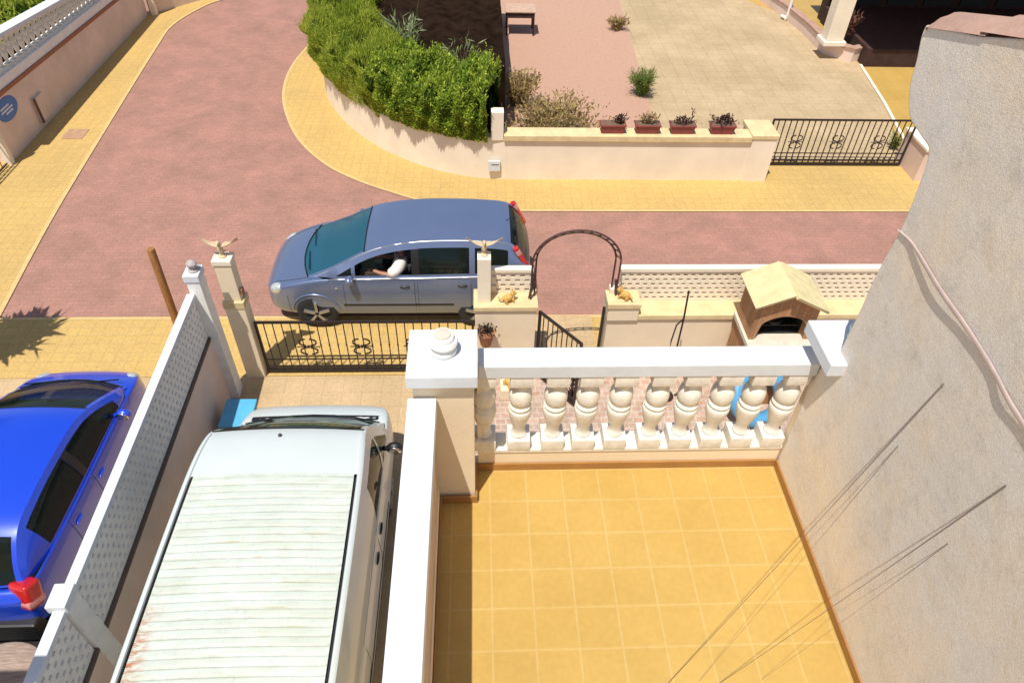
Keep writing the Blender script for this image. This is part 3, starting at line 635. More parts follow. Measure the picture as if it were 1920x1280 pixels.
# brick barbecue
t = thing('barbecue', 'brick barbecue with a pale pitched stone roof against the long cream wall', 'barbecue', (4.25, 7.45, 0))
b = MB(); b.box(3.82, 4.70, 7.16, 7.78, 0, 1.28); b.build('base', MT['brick'], t, bevel=.006)
b = MB(); b.box(3.78, 4.74, 7.04, 7.79, 1.2805, 1.36); b.build('counter', MT['stone'], t, bevel=.01)
b = MB(); b.box(3.82, 3.93, 7.30, 7.78, 1.3605, 1.99); b.box(4.58, 4.69, 7.30, 7.78, 1.3605, 1.95); b.box(3.93, 4.58, 7.70, 7.78, 1.3605, 1.99)
b.build('hood_side', MT['brick'], t)
b = MB(); n = 22; rows = []     # arched front with a gable top
for i in range(n+1):
    u = i/n; x = 3.82+.87*u; a = (x-3.93)/.65
    za = 1.62+.17*math.sin(math.pi*max(0, min(1, a)))**.6
    if x < 3.93 or x > 4.58: za = 1.3606
    zt_ = 2.005+.19*(x-3.82)/.40 if x < 4.22 else 2.195-.24*(x-4.22)/.47
    rows.append([(x, 7.19, za), (x, 7.19, zt_), (x, 7.295, zt_), (x, 7.295, za), (x, 7.19, za)])
b.grid(rows); b.add(rows[0][:4], [(0, 1, 2, 3)]); b.add(rows[-1][:4], [(0, 1, 2, 3)]); b.build('arch_front', MT['brick'], t)
b = MB(); b.box(3.94, 4.57, 7.31, 7.69, 1.3605, 1.39); b.build('hearth', MT['interior'], t)
b = MB()
for q in ((3.9305, 3.934), (4.576, 4.5795)): b.box(q[0], q[1], 7.31, 7.69, 1.391, 1.9)
b.box(3.935, 4.575, 7.692, 7.698, 1.391, 1.95); b.build('soot_lining', MT['interior'], t)  # dark colour on the inner faces of the hood
b = MB()
for i in range(8): b.bar((3.98+.078*i, 7.33, 1.50), (3.98+.078*i, 7.68, 1.50), .009)
b.bar((3.94, 7.34, 1.5), (4.57, 7.34, 1.5), .012); b.build('grill', MT['iron'], t)
b = MB(); b.lathe([(.03, 1.51), (.10, 1.52), (.13, 1.56), (.12, 1.58), (.03, 1.60)], (4.2, 7.42, 0), 16); b.build('pan', MT['black'], t, smooth=50)
b = MB(); apex = 4.22
for (xa, za, xb, zb, y0) in ((3.74, 1.985, apex, 2.20, 7.10), (apex, 2.20, 4.74, 1.94, 7.06)):
    n_ = Vector((-(zb-za), 0, xb-xa)).normalized()*.055
    b.hexa([(xa, y0, za), (xb, y0, zb), (xb, 7.82, zb), (xa, 7.82, za), (xa+n_.x, y0-.02, za+n_.z), (xb, y0-.02, zb+.058), (xb, 7.84, zb+.058), (xa+n_.x, 7.84, za+n_.z)])
b.build('roof', mat('pale_ochre_slab', (.66, .56, .30), .85, .12, 7, .25, 50), t, bevel=.008)
# blue bin
t = thing('blue_box', 'blue plastic box on the drive between the boundary wall and the van', 'box', (-3.38, 6.72, .004))
b = MB(); b.hexa([(-3.55, 6.52, .004), (-3.25, 6.52, .004), (-3.25, 6.92, .004), (-3.55, 6.92, .004), (-3.60, 6.48, .42), (-3.20, 6.48, .42), (-3.20, 6.96, .42), (-3.60, 6.96, .42)]); b.build('body', MT['bluebin'], t, bevel=.02)
b = MB(); b.box(-3.615, -3.185, 6.465, 6.975, .4205, .46); b.build('lid', mat('light_blue_lid', (.10, .42, .66), .4, .1, 6), t, bevel=.015)

# ------------------------------------------------------------------ vehicles
def car(name, label, cat, loc, rotz, P, paint, glass, wsglass):
    t = thing(name, label, cat, loc, rotz)
    # lower body, lofted over stations (x, half width, bottom, top, kind)  kind 0 = closed deck, 1 = cabin tub
    st = P['st']; rows = []
    belt = P['belt']
    for (x, w, zb, zt, k) in st:
        zm = zb+.42*(zt-zb)
        h = [(0, zb), (w*.80, zb), (w*.965, zb+.06), (w, zm), (w*.992, zt-.16), (w*.965, zt-.03)]
        if k == 0: h += [(w*.90, zt), (w*.55, zt+P.get('crown', .035)*.8), (0, zt+P.get('crown', .035))]
        else: h += [(w*.945, zt), (w*.90, zt-.05), (w*.86, .48), (0, .44)]
        if k == 0: h.insert(6, (w*.945, zt-.012))
        rows.append([(x, -y, z) for y, z in h[::-1]][:-1]+[(x, y, z) for y, z in h] if False else [(x, y, z) for y, z in h[::-1]]+[(x, -y, z) for y, z in h[1:-1]])
    b = MB(); n = len(rows[0])
    V = [p for r in rows for p in r]; F = []; MI = []
    for i in range(len(rows)-1):
        for j in range(n):
            j2 = (j+1) % n; F.append((i*n+j, i*n+j2, (i+1)*n+j2, (i+1)*n+j))
            tub = st[i][4] or st[i+1][4]
            MI.append(1 if tub and (j in (0, 1, n-1, n-2)) else 0)
    b.v = V; b.f = F; b.m = MI
    # end caps as quad strips
    for r0, fl in ((0, 1), (len(rows)-1, 0)):
        half = n//2
        for j in range(half):
            a, c, d, e = j, j+1, (n-j-1) % n, (n-j) % n
            q = [r0*n+x for x in (a, c, d, e)]
            q2 = []
            for x in q:
                if x not in q2: q2.append(x)
            if len(q2) > 2: b.f.append(tuple(q2 if fl else q2[::-1])); b.m.append(0)
    body = b.build('body', [paint, MT['interior']], t, world=False)
    sub = body.modifiers.new('s', 'SUBSURF'); sub.levels = sub.render_levels = 2
    me = evaluated(body); body.modifiers.clear(); body.data = me
    # wheel arches
    for (wx, ww) in P['wheels']:
        for s in (-1, 1):
            c = MB(); R_ = P['wr']*1.13
            c.lathe([(R_, -.16), (R_, .3)], (0, 0, 0), 28, axis='y')
            c.v = [(x+wx, s*(ww+y*1.0), z+P['wr']) for x, y, z in c.v]
            co = c.build('cutter', MT['black'])
            m = body.modifiers.new('b', 'BOOLEAN'); m.object = co; m.operation = 'DIFFERENCE'; m.solver = 'EXACT'
            try: m.material_mode = 'TRANSFER'
            except Exception: pass
            me = evaluated(body); body.modifiers.clear(); body.data = me
            cm = co.data; bpy.data.objects.remove(co); bpy.data.meshes.remove(cm)
    body.data.shade_smooth(); body.data.set_sharp_from_angle(angle=R(38))
    bvh = BVHTree.FromPolygons([v.co for v in body.data.vertices], [p.vertices for p in body.data.polygons])
    def side(x, z, s, off):
        q = bvh.ray_cast(Vector((x, s*2.5, z)), Vector((0, -s, 0)))
        return None if q[0] is None else q[0]+q[1]*off*(1 if q[1].y*s > 0 else -1)
    def top(x, y, off):
        q = bvh.ray_cast(Vector((x, y, 3)), Vector((0, 0, -1)))
        return None if q[0] is None else q[0]+Vector((0, 0, off))
    def patch(nm, m, xs, zs, s, off, par, n1=8, n2=5):
        b = MB(); rows = []
        for i in range(n1+1):
            x = xs[0]+(xs[1]-xs[0])*i/n1
            z0, z1 = zs(x) if callable(zs) else zs
            rows.append([side(x, z0+(z1-z0)*j/n2, s, off) for j in range(n2+1)])
        if any(p is None for r in rows for p in r): return None
        b.grid(rows); rim = [rows[i][0] for i in range(n1+1)]+[rows[n1][j] for j in range(1, n2+1)]+[rows[i][n2] for i in range(n1-1, -1, -1)]+[rows[0][j] for j in range(n2-1, 0, -1)]
        inn = [Vector(p)-Vector((0, s*(off+.004), 0)) for p in rim]; k = len(rim); b.add(rim+inn, [(i, (i+1) % k, k+(i+1) % k, k+i) for i in range(k)])
        return b.build(nm, m, par, world=False, smooth=35)
    # greenhouse
    arch = crom([(x, z, y) for x, z, y in P['arch']], 8)
    xs_ = [p.x for p in arch]
    i1 = min(range(len(arch)), key=lambda i: abs(arch[i].x-P['roof'][0])); i2 = min(range(len(arch)), key=lambda i: abs(arch[i].x-P['roof'][1]))
    vs = [-1, -.97, -.92, -.6, -.3, 0, .3, .6, .92, .97, 1]
    N = len(arch); rows = []
    for i, p in enumerate(arch):
        u = i/(N-1)
        bul = P['bulge'][0]*max(0, 1-i/max(1, i1))**1.0+(-P['bulge'][1])*max(0, (i-i2)/max(1, N-1-i2))
        cr_ = P['rcrown']*min(1, .45+i/max(1, i1))*min(1, .45+(N-1-i)/max(1, N-1-i2))
        rows.append([(p.x+bul*(1-abs(v)**2.2), v*p.z, p.y+cr_*(1-v*v)) for v in vs])
    ws = lambda i, j: 1 <= i < i1-1 and 2 <= j < len(vs)-3
    rw = lambda i, j: i2+2 <= i < N-2 and 2 <= j < len(vs)-3
    b = MB(); b.grid(rows, 0, lambda i, j: not ws(i, j) and not (rw(i, j) and P.get('rearglass', True)) and not (P.get('roofmesh') and i1+2 <= i < i2-1 and 1 <= j < len(vs)-2))
    b.build('roof', paint, t, world=False, smooth=40, recalc=True)
    def sub_glass(nm, cond, m, off):
        b = MB(); b.grid([[(x, y, z-off) for x, y, z in r] for r in rows], 0, cond); return b.build(nm, m, t, world=False, smooth=60)
    sub_glass('windscreen', ws, wsglass, .004)
    if P.get('rearglass', True): sub_glass('rear_window', rw, glass, .004)
    # black seals round the windscreen
    def seal(i, nm):
        b = MB(); b.tube([(x, y, z+.004) for x, y, z in rows[i]][1:-1], .011, 6); b.build(nm, MT['black'], t, world=False)
    seal(1, 'windscreen_seal'); seal(i1-1, 'windscreen_seal')
    # sides
    xf, xr = arch[0].x, arch[-1].x
    def az(x):
        for i in range(N-1):
            a, c = arch[i], arch[i+1]
            if (a.x-x)*(c.x-x) <= 0 and abs(a.x-c.x) > 1e-6:
                k = (x-a.x)/(c.x-a.x); return a.y+(c.y-a.y)*k, a.z+(c.z-a.z)*k
        return (arch[0].y, arch[0].z) if x > xf else (arch[-1].y, arch[-1].z)
    cuts = sorted(set([round(v, 4) for w in P['wins'] for v in w[:2]]+[round(xf+(xr-xf)*i/44, 4) for i in range(45)]))
    for s in (1, -1):
        cols = []
        for x in cuts:
            zt, yt = az(x); zb = belt(x); yb = P['by'](x)
            zb = min(zb, zt-.001); hi = max(zb+.0005, zt-P.get('railh', .06)); lo = min(zb+.03, hi)
            def pt(z, x=x, zt=zt, zb=zb, yt=yt, yb=yb):
                k = (z-zb)/max(1e-4, zt-zb); yb2 = yb if zt-zb > .12 else yt+(yb-yt)*max(0, (zt-zb))/.12
                return (x, s*(yb2+(yt-yb2)*k+P.get('tumble', .03)*math.sin(math.pi*k)), z)
            cols.append([pt(zb-.02), pt(lo)]+[pt(lo+(hi-lo)*q/6) for q in range(1, 6)]+[pt(hi), pt(zt)])
        def inwin(i):
            m_ = (cuts[i]+cuts[i+1])/2
            for wi, w in enumerate(P['wins']):
                if w[0] > m_ > w[1]: return wi
            return -1
        b = MB(); b.grid(cols, 0, lambda i, j: not (inwin(i) >= 0 and 1 <= j <= 6))
        b.build('side_frame', paint, t, world=False, smooth=40)
        for wi, w in enumerate(P['wins']):
            if (s, wi) in P.get('open', ()): continue
            b = MB(); b.grid([[(x, y-s*.006, z) for x, y, z in c] for c in cols], 0, lambda i, j: inwin(i) == wi and 1 <= j <= 6)
            if b.f: b.build('side_window', glass, t, world=False, smooth=60)
        # B pillar trim
        for (px_, pw) in P.get('pillars', ()):
            b = MB(); k = [min(range(len(cuts)), key=lambda i: abs(cuts[i]-q)) for q in (px_+pw, px_-pw)]
            b.grid([[(x, y+s*.004, z) for x, y, z in cols[i][1:8]] for i in range(min(k), max(k)+1)])
            b.build('door_pillar', MT['black'], t, world=False)
    # wheels
    wr = P['wr']
    for (wx, ww) in P['wheels']:
        for s in (-1, 1):
            b = MB(); c = (wx, s*(ww-.105), wr); tw = .095
            b.lathe([(wr*.66, -tw), (wr*.9, -tw*1.02), (wr*.985, -tw*.8), (wr, -tw*.4), (wr, tw*.4), (wr*.985, tw*.8), (wr*.9, tw*1.02), (wr*.66, tw)], c, 32, axis='y')
            wh = b.build('wheel', MT['rubber'], t, world=False, smooth=40)
            b = MB(); f_ = tw*.9*s
            b.lathe([(wr*.68, f_), (wr*.64, f_*1.02), (wr*.60, f_*.7), (wr*.60, f_*.2), (wr*.01, f_*.15)], c, 32, mi=1, axis='y')
            b.lathe([(wr*.70, f_*1.01), (wr*.655, f_*1.06), (wr*.615, f_*1.0)], c, 32, axis='y')
            b.lathe([(wr*.17, f_*.4), (wr*.17, f_*.95), (wr*.08, f_*1.0), (.003, f_*1.0)], c, 16, axis='y')
            for k in range(5):
                a = 2*math.pi*k/5+.3; d = Vector((math.cos(a), 0, math.sin(a)))
                C = Vector((wx, s*(ww-.105)+f_*.85, wr)); b.bar(C+d*wr*.1, C+d*wr*.64, wr*.36, .04)
            b.build('rim', [MT['rim'], MT['black']], wh, world=False, smooth=40)
    # lights
    hx, hy, hz, hr = P['head']
    for s in (-1, 1):
        b = MB(); b.ell((hx, s*hy, hz), hr, 16, 10, rot=Quaternion((0, 1, 0), R(P.get('headtilt', 30)))@Quaternion((0, 0, 1), -s*R(28))); b.build('headlight', MT['lamp'], t, world=False, smooth=60)
    tx, ty, tz, tr = P['tail']
    for s in (-1, 1):
        q = Quaternion((0, 1, 0), R(P.get('tailtilt', 15)))@Quaternion((0, 0, 1), s*R(P.get('tailyaw', 18)))
        def tb(z0, z1, k):
            b = MB(); b.box(-tr[0]*k, tr[0]*k, -tr[1]*k, tr[1]*k, z0*tr[2], z1*tr[2])
            b.v = [tuple(q@Vector(v)+Vector((tx, s*ty, tz))) for v in b.v]; return b
        l0, l1 = P.get('lens', (.15, .6))
        tl = tb(-1, 1, 1).build('taillight', MT['red'], t, world=False, bevel=min(tr)*.55, seg=4, smooth=50)
        tb(l0, l1, 1.03).build('lens', MT['pinklens'], tl, world=False, bevel=min(tr)*.3, seg=2, smooth=50)
    # doors with handles, seams, side moulding
    for (xa, xb, hx_) in P['doors']:
        for s in (-1, 1):
            zs = lambda x: (P['sill'], belt(x)-.045)
            sm = patch('door_seam', MT['black'], (xa+.007, xb-.007), lambda x: (P['sill']-.007, belt(x)-.035), s, .0012, t, 14, 8)
            d = patch('door', paint, (xa, xb), zs, s, .0045, t, 14, 8)
            if d:
                z = belt(hx_)-.17; p = side(hx_, z, s, .012)
                if p:
                    b = MB(); b.ell(p, (.085, .018, .02), 10, 6); b.build('handle', P.get('handle', MT['black']), d, world=False, smooth=60)
    for s in (-1, 1):
        if P.get('mould'):
            patch('side_moulding', MT['black'], P['mould'][:2], (P['mould'][2], P['mould'][2]+.035), s, .011, t, 24, 1)
        patch('sill_trim', P.get('silltrim', MT['black']), P['silltr'], (P['sill']-.085, P['sill']-.02), s, .012, t, 16, 2)
        mx, mz = P['mirror']; zt, yt = az(mx); yb = P['by'](mx)
        b = MB(); b.ell((mx+.02, s*(yb+.13), mz), (.065, .10, .075), 14, 10); b.tube([(mx+.05, s*(yb-.02), mz-.05), (mx+.02, s*(yb+.08), mz-.02)], .03, 8)
        mr = b.build('mirror', P.get('mirrormat', paint), t, world=False, smooth=60)
        b = MB(); b.ell((mx-.035, s*(yb+.13), mz), (.015, .085, .062), 12, 8); b.build('mirror_glass', MT['chrome'], mr, world=False, smooth=60)
    # seats, dash, wheel
    for (sx, sy) in P['seats']:
        b = MB(); b.box(sx-.05, sx+.45, sy-.24, sy+.24, .46, .62); b.hexa([(sx-.12, sy-.24, .55), (sx+.04, sy-.24, .55), (sx+.04, sy+.24, .55), (sx-.12, sy+.24, .55), (sx-.28, sy-.21, 1.10), (sx-.17, sy-.21, 1.10), (sx-.17, sy+.21, 1.10), (sx-.28, sy+.21, 1.10)])
        b.box(sx-.30, sx-.2, sy-.12, sy+.12, 1.14, 1.30); b.build('seat', MT['seat'], t, world=False, bevel=.03)
    dx, dz = P['dash']
    b = MB(); b.box(dx-.18, dx+.35, -P['by'](dx)*.9, P['by'](dx)*.9, dz-.25, dz); b.build('dashboard', MT['interior'], t, world=False, bevel=.05)
    b = MB(); pts = [(dx-.32+.06*math.cos(a), .36+.18*math.sin(a), dz-.02+.17*math.cos(a)) for a in [i*2*math.pi/20 for i in range(21)]]; b.tube(pts, .014, 6); b.bar((dx-.32, .19, dz-.02), (dx-.32, .53, dz-.02), .03); b.build('steering_wheel', MT['black'], t, world=False)
    return t, side, top, rows, az, bvh
# --- silver blue MPV in the street (front towards -x)
beltM = lambda x: 1.055+.0-.02*x if x < 1.0 else 1.035-.10*(x-1.0)
MPV = dict(st=[(2.21, 0.435, .34, .60, 0), (2.17, 0.621, .25, .68, 0), (2.04, 0.771, .21, .77, 0), (1.75, 0.854, .20, .885, 0), (1.42, 0.882, .20, .975, 0), (1.24, 0.887, .20, 1.01, 0), (1.08, 0.890, .20, 1.03, 1), (.4, 0.892, .20, 1.05, 1), (-.5, 0.892, .20, 1.065, 1), (-1.4, 0.888, .20, 1.085, 1), (-1.85, 0.864, .22, 1.09, 1), (-2.0, 0.849, .24, 1.09, 0), (-2.12, 0.807, .28, 1.03, 0), (-2.17, 0.683, .34, .95, 0)],
    belt=beltM, by=lambda x: .83 if x > -1.6 else .83-.10*(-1.6-x)/.5, arch=[(1.46, .96, .76), (1.0, 1.15, .725), (.5, 1.41, .67), (.1, 1.53, .635), (-.35, 1.59, .615), (-.8, 1.605, .605), (-1.3, 1.595, .60), (-1.78, 1.54, .60), (-2.0, 1.32, .66), (-2.12, 1.08, .72)],
    roof=(.47, -1.75), bulge=(.16, .05), rcrown=.035, wins=[(1.25, .72), (.66, -.24), (-.36, -1.16), (-1.25, -1.78)], pillars=[(-.30, .06)],
    wheels=[(1.36, .885), (-1.30, .885)], wr=.34, head=(1.98, .67, .70, (.17, .10, .10)), headtilt=38, tail=(-2.0, .650, 1.29, (.045, .05, .24)), tailtilt=28, lens=(.35, .8), doors=[(.86, -.27, -.12), (-.33, -1.18, -1.05)], sill=.30, mould=(.9, -.9, .50), silltr=(.95, -.9),
    mirror=(.72, 1.08), seats=[(.05, .36), (.05, -.36), (-.85, .38), (-.85, -.38)], dash=(1.02, .99), open=((1, 1),), handle=MT['black'], railh=.10)
mpv, sd, tp, rws, azf, bv = car('parked_car', 'silver blue family hatchback car stopped in the red street with its driver window open', 'car', (-1.30, 9.85, 0), math.pi, MPV, MT['mpvpaint'], MT['glass'], MT['wsglass'])
b = MB(); b.tube([(-1.62, 0, 1.51), (-1.95, .0, 1.66)], [.009, .004], 6); b.build('antenna', MT['black'], mpv, world=False)
b = MB()
for (y0, y1) in ((.1, .62), (-.55, -.02)): b.bar((1.50, y0, 1.03), (1.42, y1, 1.05), .014, .014)
b.build('wiper', MT['black'], mpv, world=False)
b = MB(); p = sd(.98, .86, 1, .01); b.ell(p, (.025, .008, .018)); b.build('side_indicator', MT['lamp'], mpv, world=False)
b = MB()
for s_ in (1, -1): 
    b = MB(); b.tube([(r[0][0], -s_*abs(r[0][1])-s_*.004*-1, r[0][2]-.012) for r in rws[4:-6]], .013, 6); b.build('roof_trim', MT['rim'], mpv, world=False, smooth=60)  # silver tube standing in for the sun highlight on the roof edge
    b = MB(); b.tube([tuple(sd(1.1-2.9*i/30, beltM(1.1-2.9*i/30)-.022, s_, .002)) for i in range(31)], .011, 6); b.build('belt_trim', MT['rim'], mpv, world=False, smooth=60)  # highlight along the belt line, modelled as a silver tube
    b = MB(); pp = [tp(1.40+.62*i/14, s_*(.735-.13*(i/14)**2), .001) for i in range(15)]; b.tube([p for p in pp if p], .0045, 5); b.build('bonnet_seam', MT['black'], mpv, world=False)
    b = MB(); aa = [sd(1.36+.392*math.cos(a), .34+.392*math.sin(a), s_, .004) for a in [math.pi*(.04+.92*i/24) for i in range(25)]]; b.tube([p for p in aa if p], .012, 6); b.build('arch_lip', MT['mpvpaint'], mpv, world=False, smooth=60)
    b = MB(); pp = [sd(1.80-.0*i, .26+.05*i, s_, .001) for i in range(9)]; b.tube([p for p in pp if p], .004, 5); b.build('bumper_seam', MT['black'], mpv, world=False)
# --- white van
beltV = lambda x: 1.26 if x < 1.9 else 1.26-.2*(x-1.9)
VAN = dict(st=[(2.64, .48, .42, .80, 0), (2.60, .74, .32, .93, 0), (2.50, .90, .28, 1.03, 0), (2.3, .95, .26, 1.12, 0), (2.1, .965, .26, 1.18, 0), (1.95, .972, .26, 1.24, 1), (1.2, .978, .26, 1.26, 1), (.4, .98, .26, 1.26, 1), (-1.0, .98, .26, 1.26, 1), (-2.2, .98, .26, 1.26, 1), (-2.5, .97, .28, 1.24, 0), (-2.55, .93, .34, 1.15, 0)],
    belt=beltV, by=lambda x: .95, arch=[(2.08, 1.19, .86), (1.72, 1.56, .855), (1.42, 1.90, .84), (1.22, 2.06, .85), (.95, 2.12, .875), (.5, 2.14, .895), (-.5, 2.15, .905), (-1.6, 2.15, .905), (-2.35, 2.13, .90), (-2.48, 1.9, .90), (-2.52, 1.3, .90)],
    roof=(1.24, -2.3), bulge=(.13, .0), rcrown=.045, wins=[(1.74, 1.36), (1.30, .55)], wheels=[(1.62, .93), (-1.5, .93)], wr=.32, head=(2.3, .70, .78, (.16, .15, .1)), tail=(-2.52, .86, 1.0, (.04, .06, .2)),
    doors=[(1.55, .45, .62), (.40, -.75, .25)], sill=.36, mould=(1.2, -1.1, .72), silltr=(1.2, -1.1), mirror=(1.52, 1.38), mirrormat=MT['black'], seats=[(.6, .42), (.6, -.42)], dash=(1.55, 1.12), rearglass=False, roofmesh=True, tumble=.035, railh=.16)
van, sdv, tpv, rv, azv, bvv = car('white_van', 'white van with a ribbed stained roof parked beside the terrace', 'van', (-2.09, 3.80, 0), math.pi/2, VAN, MT['vanpaint'], MT['glass'], MT['glass'])
def vroof(x, v):
    for i in range(len(rv)-1):
        if rv[i][0][0] >= x >= rv[i+1][0][0]:
            k = (rv[i][0][0]-x)/(rv[i][0][0]-rv[i+1][0][0]); y = abs(rv[i][0][1]*(1-k)+rv[i+1][0][1]*k); z = rv[i][0][2]*(1-k)+rv[i+1][0][2]*k
            return (x, v*y, z+.045*(1-v*v))
    return (x, v*.9, 2.15)
# ribbed panel between two drip channels
b = MB(); rows = []; x = .60; k = 0
VV = [-.905, -.89, -.87, -.5, -.2, .1, .4, .7, .87, .89, .905]
def rib(x):
    ph = ((.52-x)/.082) % 1.0
    return 0 if x > .50 else -.009*max(0, 1-abs(ph-.5)/.17)
while x > -2.34:
    r = []
    for v in VV:
        p = vroof(x, v); e = 1 if abs(v) < .88 else 0
        r.append((p[0], p[1], p[2]+.004+rib(x)*e))
    rows.append(r); x -= .0082
b.grid(rows); b.build('ribbed_roof_panel', MT['vanroof'], van, world=False, smooth=50)
b = MB(); rows = []
for i in range(24):
    x = 1.25-.65*i/23; rows.append([tuple(Vector(vroof(x, v))+Vector((0, 0, .004))) for v in [-.95, -.6, -.3, 0, .3, .6, .95]])
b.grid(rows); b.build('front_roof_panel', MT['vanpaint'], van, world=False, smooth=50)
for s in (-1, 1):
    b = MB(); b.tube([tuple(Vector(vroof(.56-2.85*i/20, s*.925))+Vector((0, 0, .004))) for i in range(21)], .0095, 6); b.build('drip_channel', MT['black'], van, world=False)
    b = MB(); rows = []
    for i in range(30):
        x = 1.2-3.5*i/29; rows.append([tuple(Vector(vroof(x, s*v))+Vector((0, 0, dz))) for v, dz in ((.935, .002), (.945, .022), (.975, .022), (.998, .004))])
    b.grid(rows); b.build('roof_rail', MT['vanpaint'], van, world=False, smooth=60)
b = MB(); b.lathe([(.022, 0), (.018, .02), (.008, .025)], tuple(Vector(vroof(1.12, .05))+Vector((0, 0, .004))), 12); b.build('antenna_base', MT['black'], van, world=False)
b = MB(); b.grid([[tuple(Vector(tpv(2.24-.08*i, y*.1, .006) or (2.2, y*.1, 1.2))) for y in range(-8, 9)] for i in range(2)]); b.build('cowl', MT['black'], van, world=False)
# --- bright blue hatchback on the left
beltB = lambda x: .93-.02*x
BLU = dict(st=[(1.88, .40, .32, .56, 0), (1.84, .58, .24, .64, 0), (1.70, .74, .20, .74, 0), (1.45, .81, .19, .84, 0), (1.2, .825, .19, .90, 0), (1.05, .83, .19, .92, 0), (.92, .832, .19, .93, 1), (.2, .835, .19, .935, 1), (-.6, .835, .19, .945, 1), (-1.2, .83, .19, .96, 1), (-1.5, .81, .21, .96, 1), (-1.62, .79, .24, .95, 0), (-1.74, .73, .28, .88, 0), (-1.80, .62, .34, .78, 0)],
    belt=beltB, by=lambda x: .775 if x > -1.1 else .775-.08*(-1.1-x)/.5, arch=[(1.30, .89, .70), (.92, 1.12, .675), (.52, 1.31, .63), (.2, 1.385, .605), (-.3, 1.42, .60), (-.8, 1.41, .595), (-1.18, 1.35, .59), (-1.45, 1.16, .625), (-1.62, .95, .67)],
    roof=(.50, -1.18), bulge=(.15, .06), rcrown=.035, wins=[(.90, -.12), (-.24, -1.14)], pillars=[(-.18, .055)], wheels=[(1.18, .805), (-1.15, .805)], wr=.285, head=(1.68, .60, .68, (.15, .10, .08)), headtilt=35, tail=(-1.64, .665, .83, (.10, .13, .165)), tailtilt=20, lens=(-.75, -.2), tailyaw=20,
    doors=[(.80, -.15, -.02), (-.20, -.82, -.7)], sill=.28, mould=None, silltr=(.8, -.78), mirror=(.72, .98), seats=[(0, .36), (0, -.36), (-.75, .36), (-.75, -.36)], dash=(.85, .90), handle=MT['bluepaint'], railh=.07)
blu, sdb, tpb, rb, azb, bvb = car('parked_car', 'bright blue small car parked on the left beyond the pierced white wall', 'car', (-5.54, 5.52, 0), math.pi/2, BLU, MT['bluepaint'], MT['glass'], MT['glass'])
b = MB()
for (y0, y1) in ((.05, .6), (-.6, -.05)): b.bar((1.40, y0, .94), (1.30, y1, .97), .014, .014)
b.build('wiper', MT['black'], blu, world=False)
b = MB(); b.box(-1.87, -1.70, -.70, .70, .17, .50); b.build('bumper_insert', MT['black'], blu, world=False, bevel=.03)
b = MB(); b.box(-1.868, -1.861, -.26, .26, .48, .59); b.build('number_plate', MT['white'], blu, world=False)

# ------------------------------------------------------------------ driver of the silver car
def skin_mesh(name, chain, m, parent, lev=2):
    """chain: list of (point, radius, parent index)"""
    me = bpy.data.meshes.new(name); me.from_pydata([c[0] for c in chain], [(i, c[2]) for i, c in enumerate(chain) if c[2] >= 0], [])
    o = bpy.data.objects.new(name, me); COL.objects.link(o)
    sk = o.modifiers.new('skin', 'SKIN'); sk.use_smooth_shade = True
    for i, c in enumerate(chain):
        v = me.skin_vertices[0].data[i]; r = c[1] if hasattr(c[1], '__len__') else (c[1], c[1]); v.radius = r; v.use_root = (i == 0)
    ss = o.modifiers.new('sub', 'SUBSURF'); ss.levels = ss.render_levels = lev
    me2 = evaluated(o); o.modifiers.clear(); o.data = me2; me2.materials.clear(); me2.materials.append(m); me2.shade_smooth()
    o.parent = parent; o['_o'] = (0, 0, 0); return o
per = thing('person', 'driver in a white shirt in the silver car, arm on the open window', 'person', (-1.30, 9.85, 0), math.pi)
X0, Y0 = .02, .40
bodych = [((X0+.02, Y0, .70), (.13, .15), -1), ((X0-.03, Y0, .90), (.12, .15), 0), ((X0-.08, Y0, 1.08), (.11, .16), 1), ((X0-.08, Y0, 1.17), (.06, .065), 2), ((X0-.06, Y0, 1.24), (.048, .05), 3), ((X0-.04, Y0, 1.33), (.088, .075), 4), ((X0-.035, Y0, 1.41), (.07, .062), 5),
    ((X0-.08, Y0+.19, 1.09), .062, 2), ((X0+.02, Y0+.345, .99), .052, 7), ((X0+.10, Y0+.41, 1.07), .046, 8), ((X0+.27, Y0+.30, 1.03), .036, 9), ((X0+.38, Y0+.22, 1.02), .026, 10),
    ((X0-.08, Y0-.19, 1.09), .062, 2), ((X0+.10, Y0-.28, .92), .048, 12), ((X0+.36, Y0-.22, .98), .04, 13), ((X0+.52, Y0-.12, 1.03), .03, 14), ((X0+.62, Y0-.08, 1.04), .026, 15),
    ((X0+.10, Y0+.1, .68), .085, 0), ((X0+.50, Y0+.12, .72), .068, 17), ((X0+.70, Y0+.12, .50), .05, 18), ((X0+.10, Y0-.1, .68), .085, 0), ((X0+.50, Y0-.12, .72), .068, 20), ((X0+.70, Y0-.12, .50), .05, 21)]
body = skin_mesh('body', bodych, MT['skin'], per)
shirt = [((X0+.02, Y0, .72), (.145, .165), -1), ((X0-.03, Y0, .90), (.135, .165), 0), ((X0-.08, Y0, 1.07), (.125, .172), 1), ((X0-.08, Y0, 1.15), (.075, .10), 2), ((X0-.08, Y0+.20, 1.15), .105, 2), ((X0-.03, Y0+.31, 1.13), .11, 4), ((X0+.03, Y0+.38, 1.10), .10, 5), ((X0+.13, Y0+.40, 1.08), .075, 6), ((X0-.08, Y0-.19, 1.10), .078, 2), ((X0+.06, Y0-.26, .97), .072, 8)]
skin_mesh('shirt', shirt, MT['shirt'], per)
b = MB(); b.ell((X0-.055, Y0, 1.385), (.10, .088, .085), 16, 10); b.build('hair', MT['hair'], per, world=False, smooth=60)
b = MB()
b.ell((X0+.055, Y0, 1.33), (.022, .014, .022)); b.ell((X0+.035, Y0, 1.285), (.012, .028, .006))
for s in (-1, 1): b.ell((X0-.04, Y0+s*.082, 1.335), (.018, .01, .03))
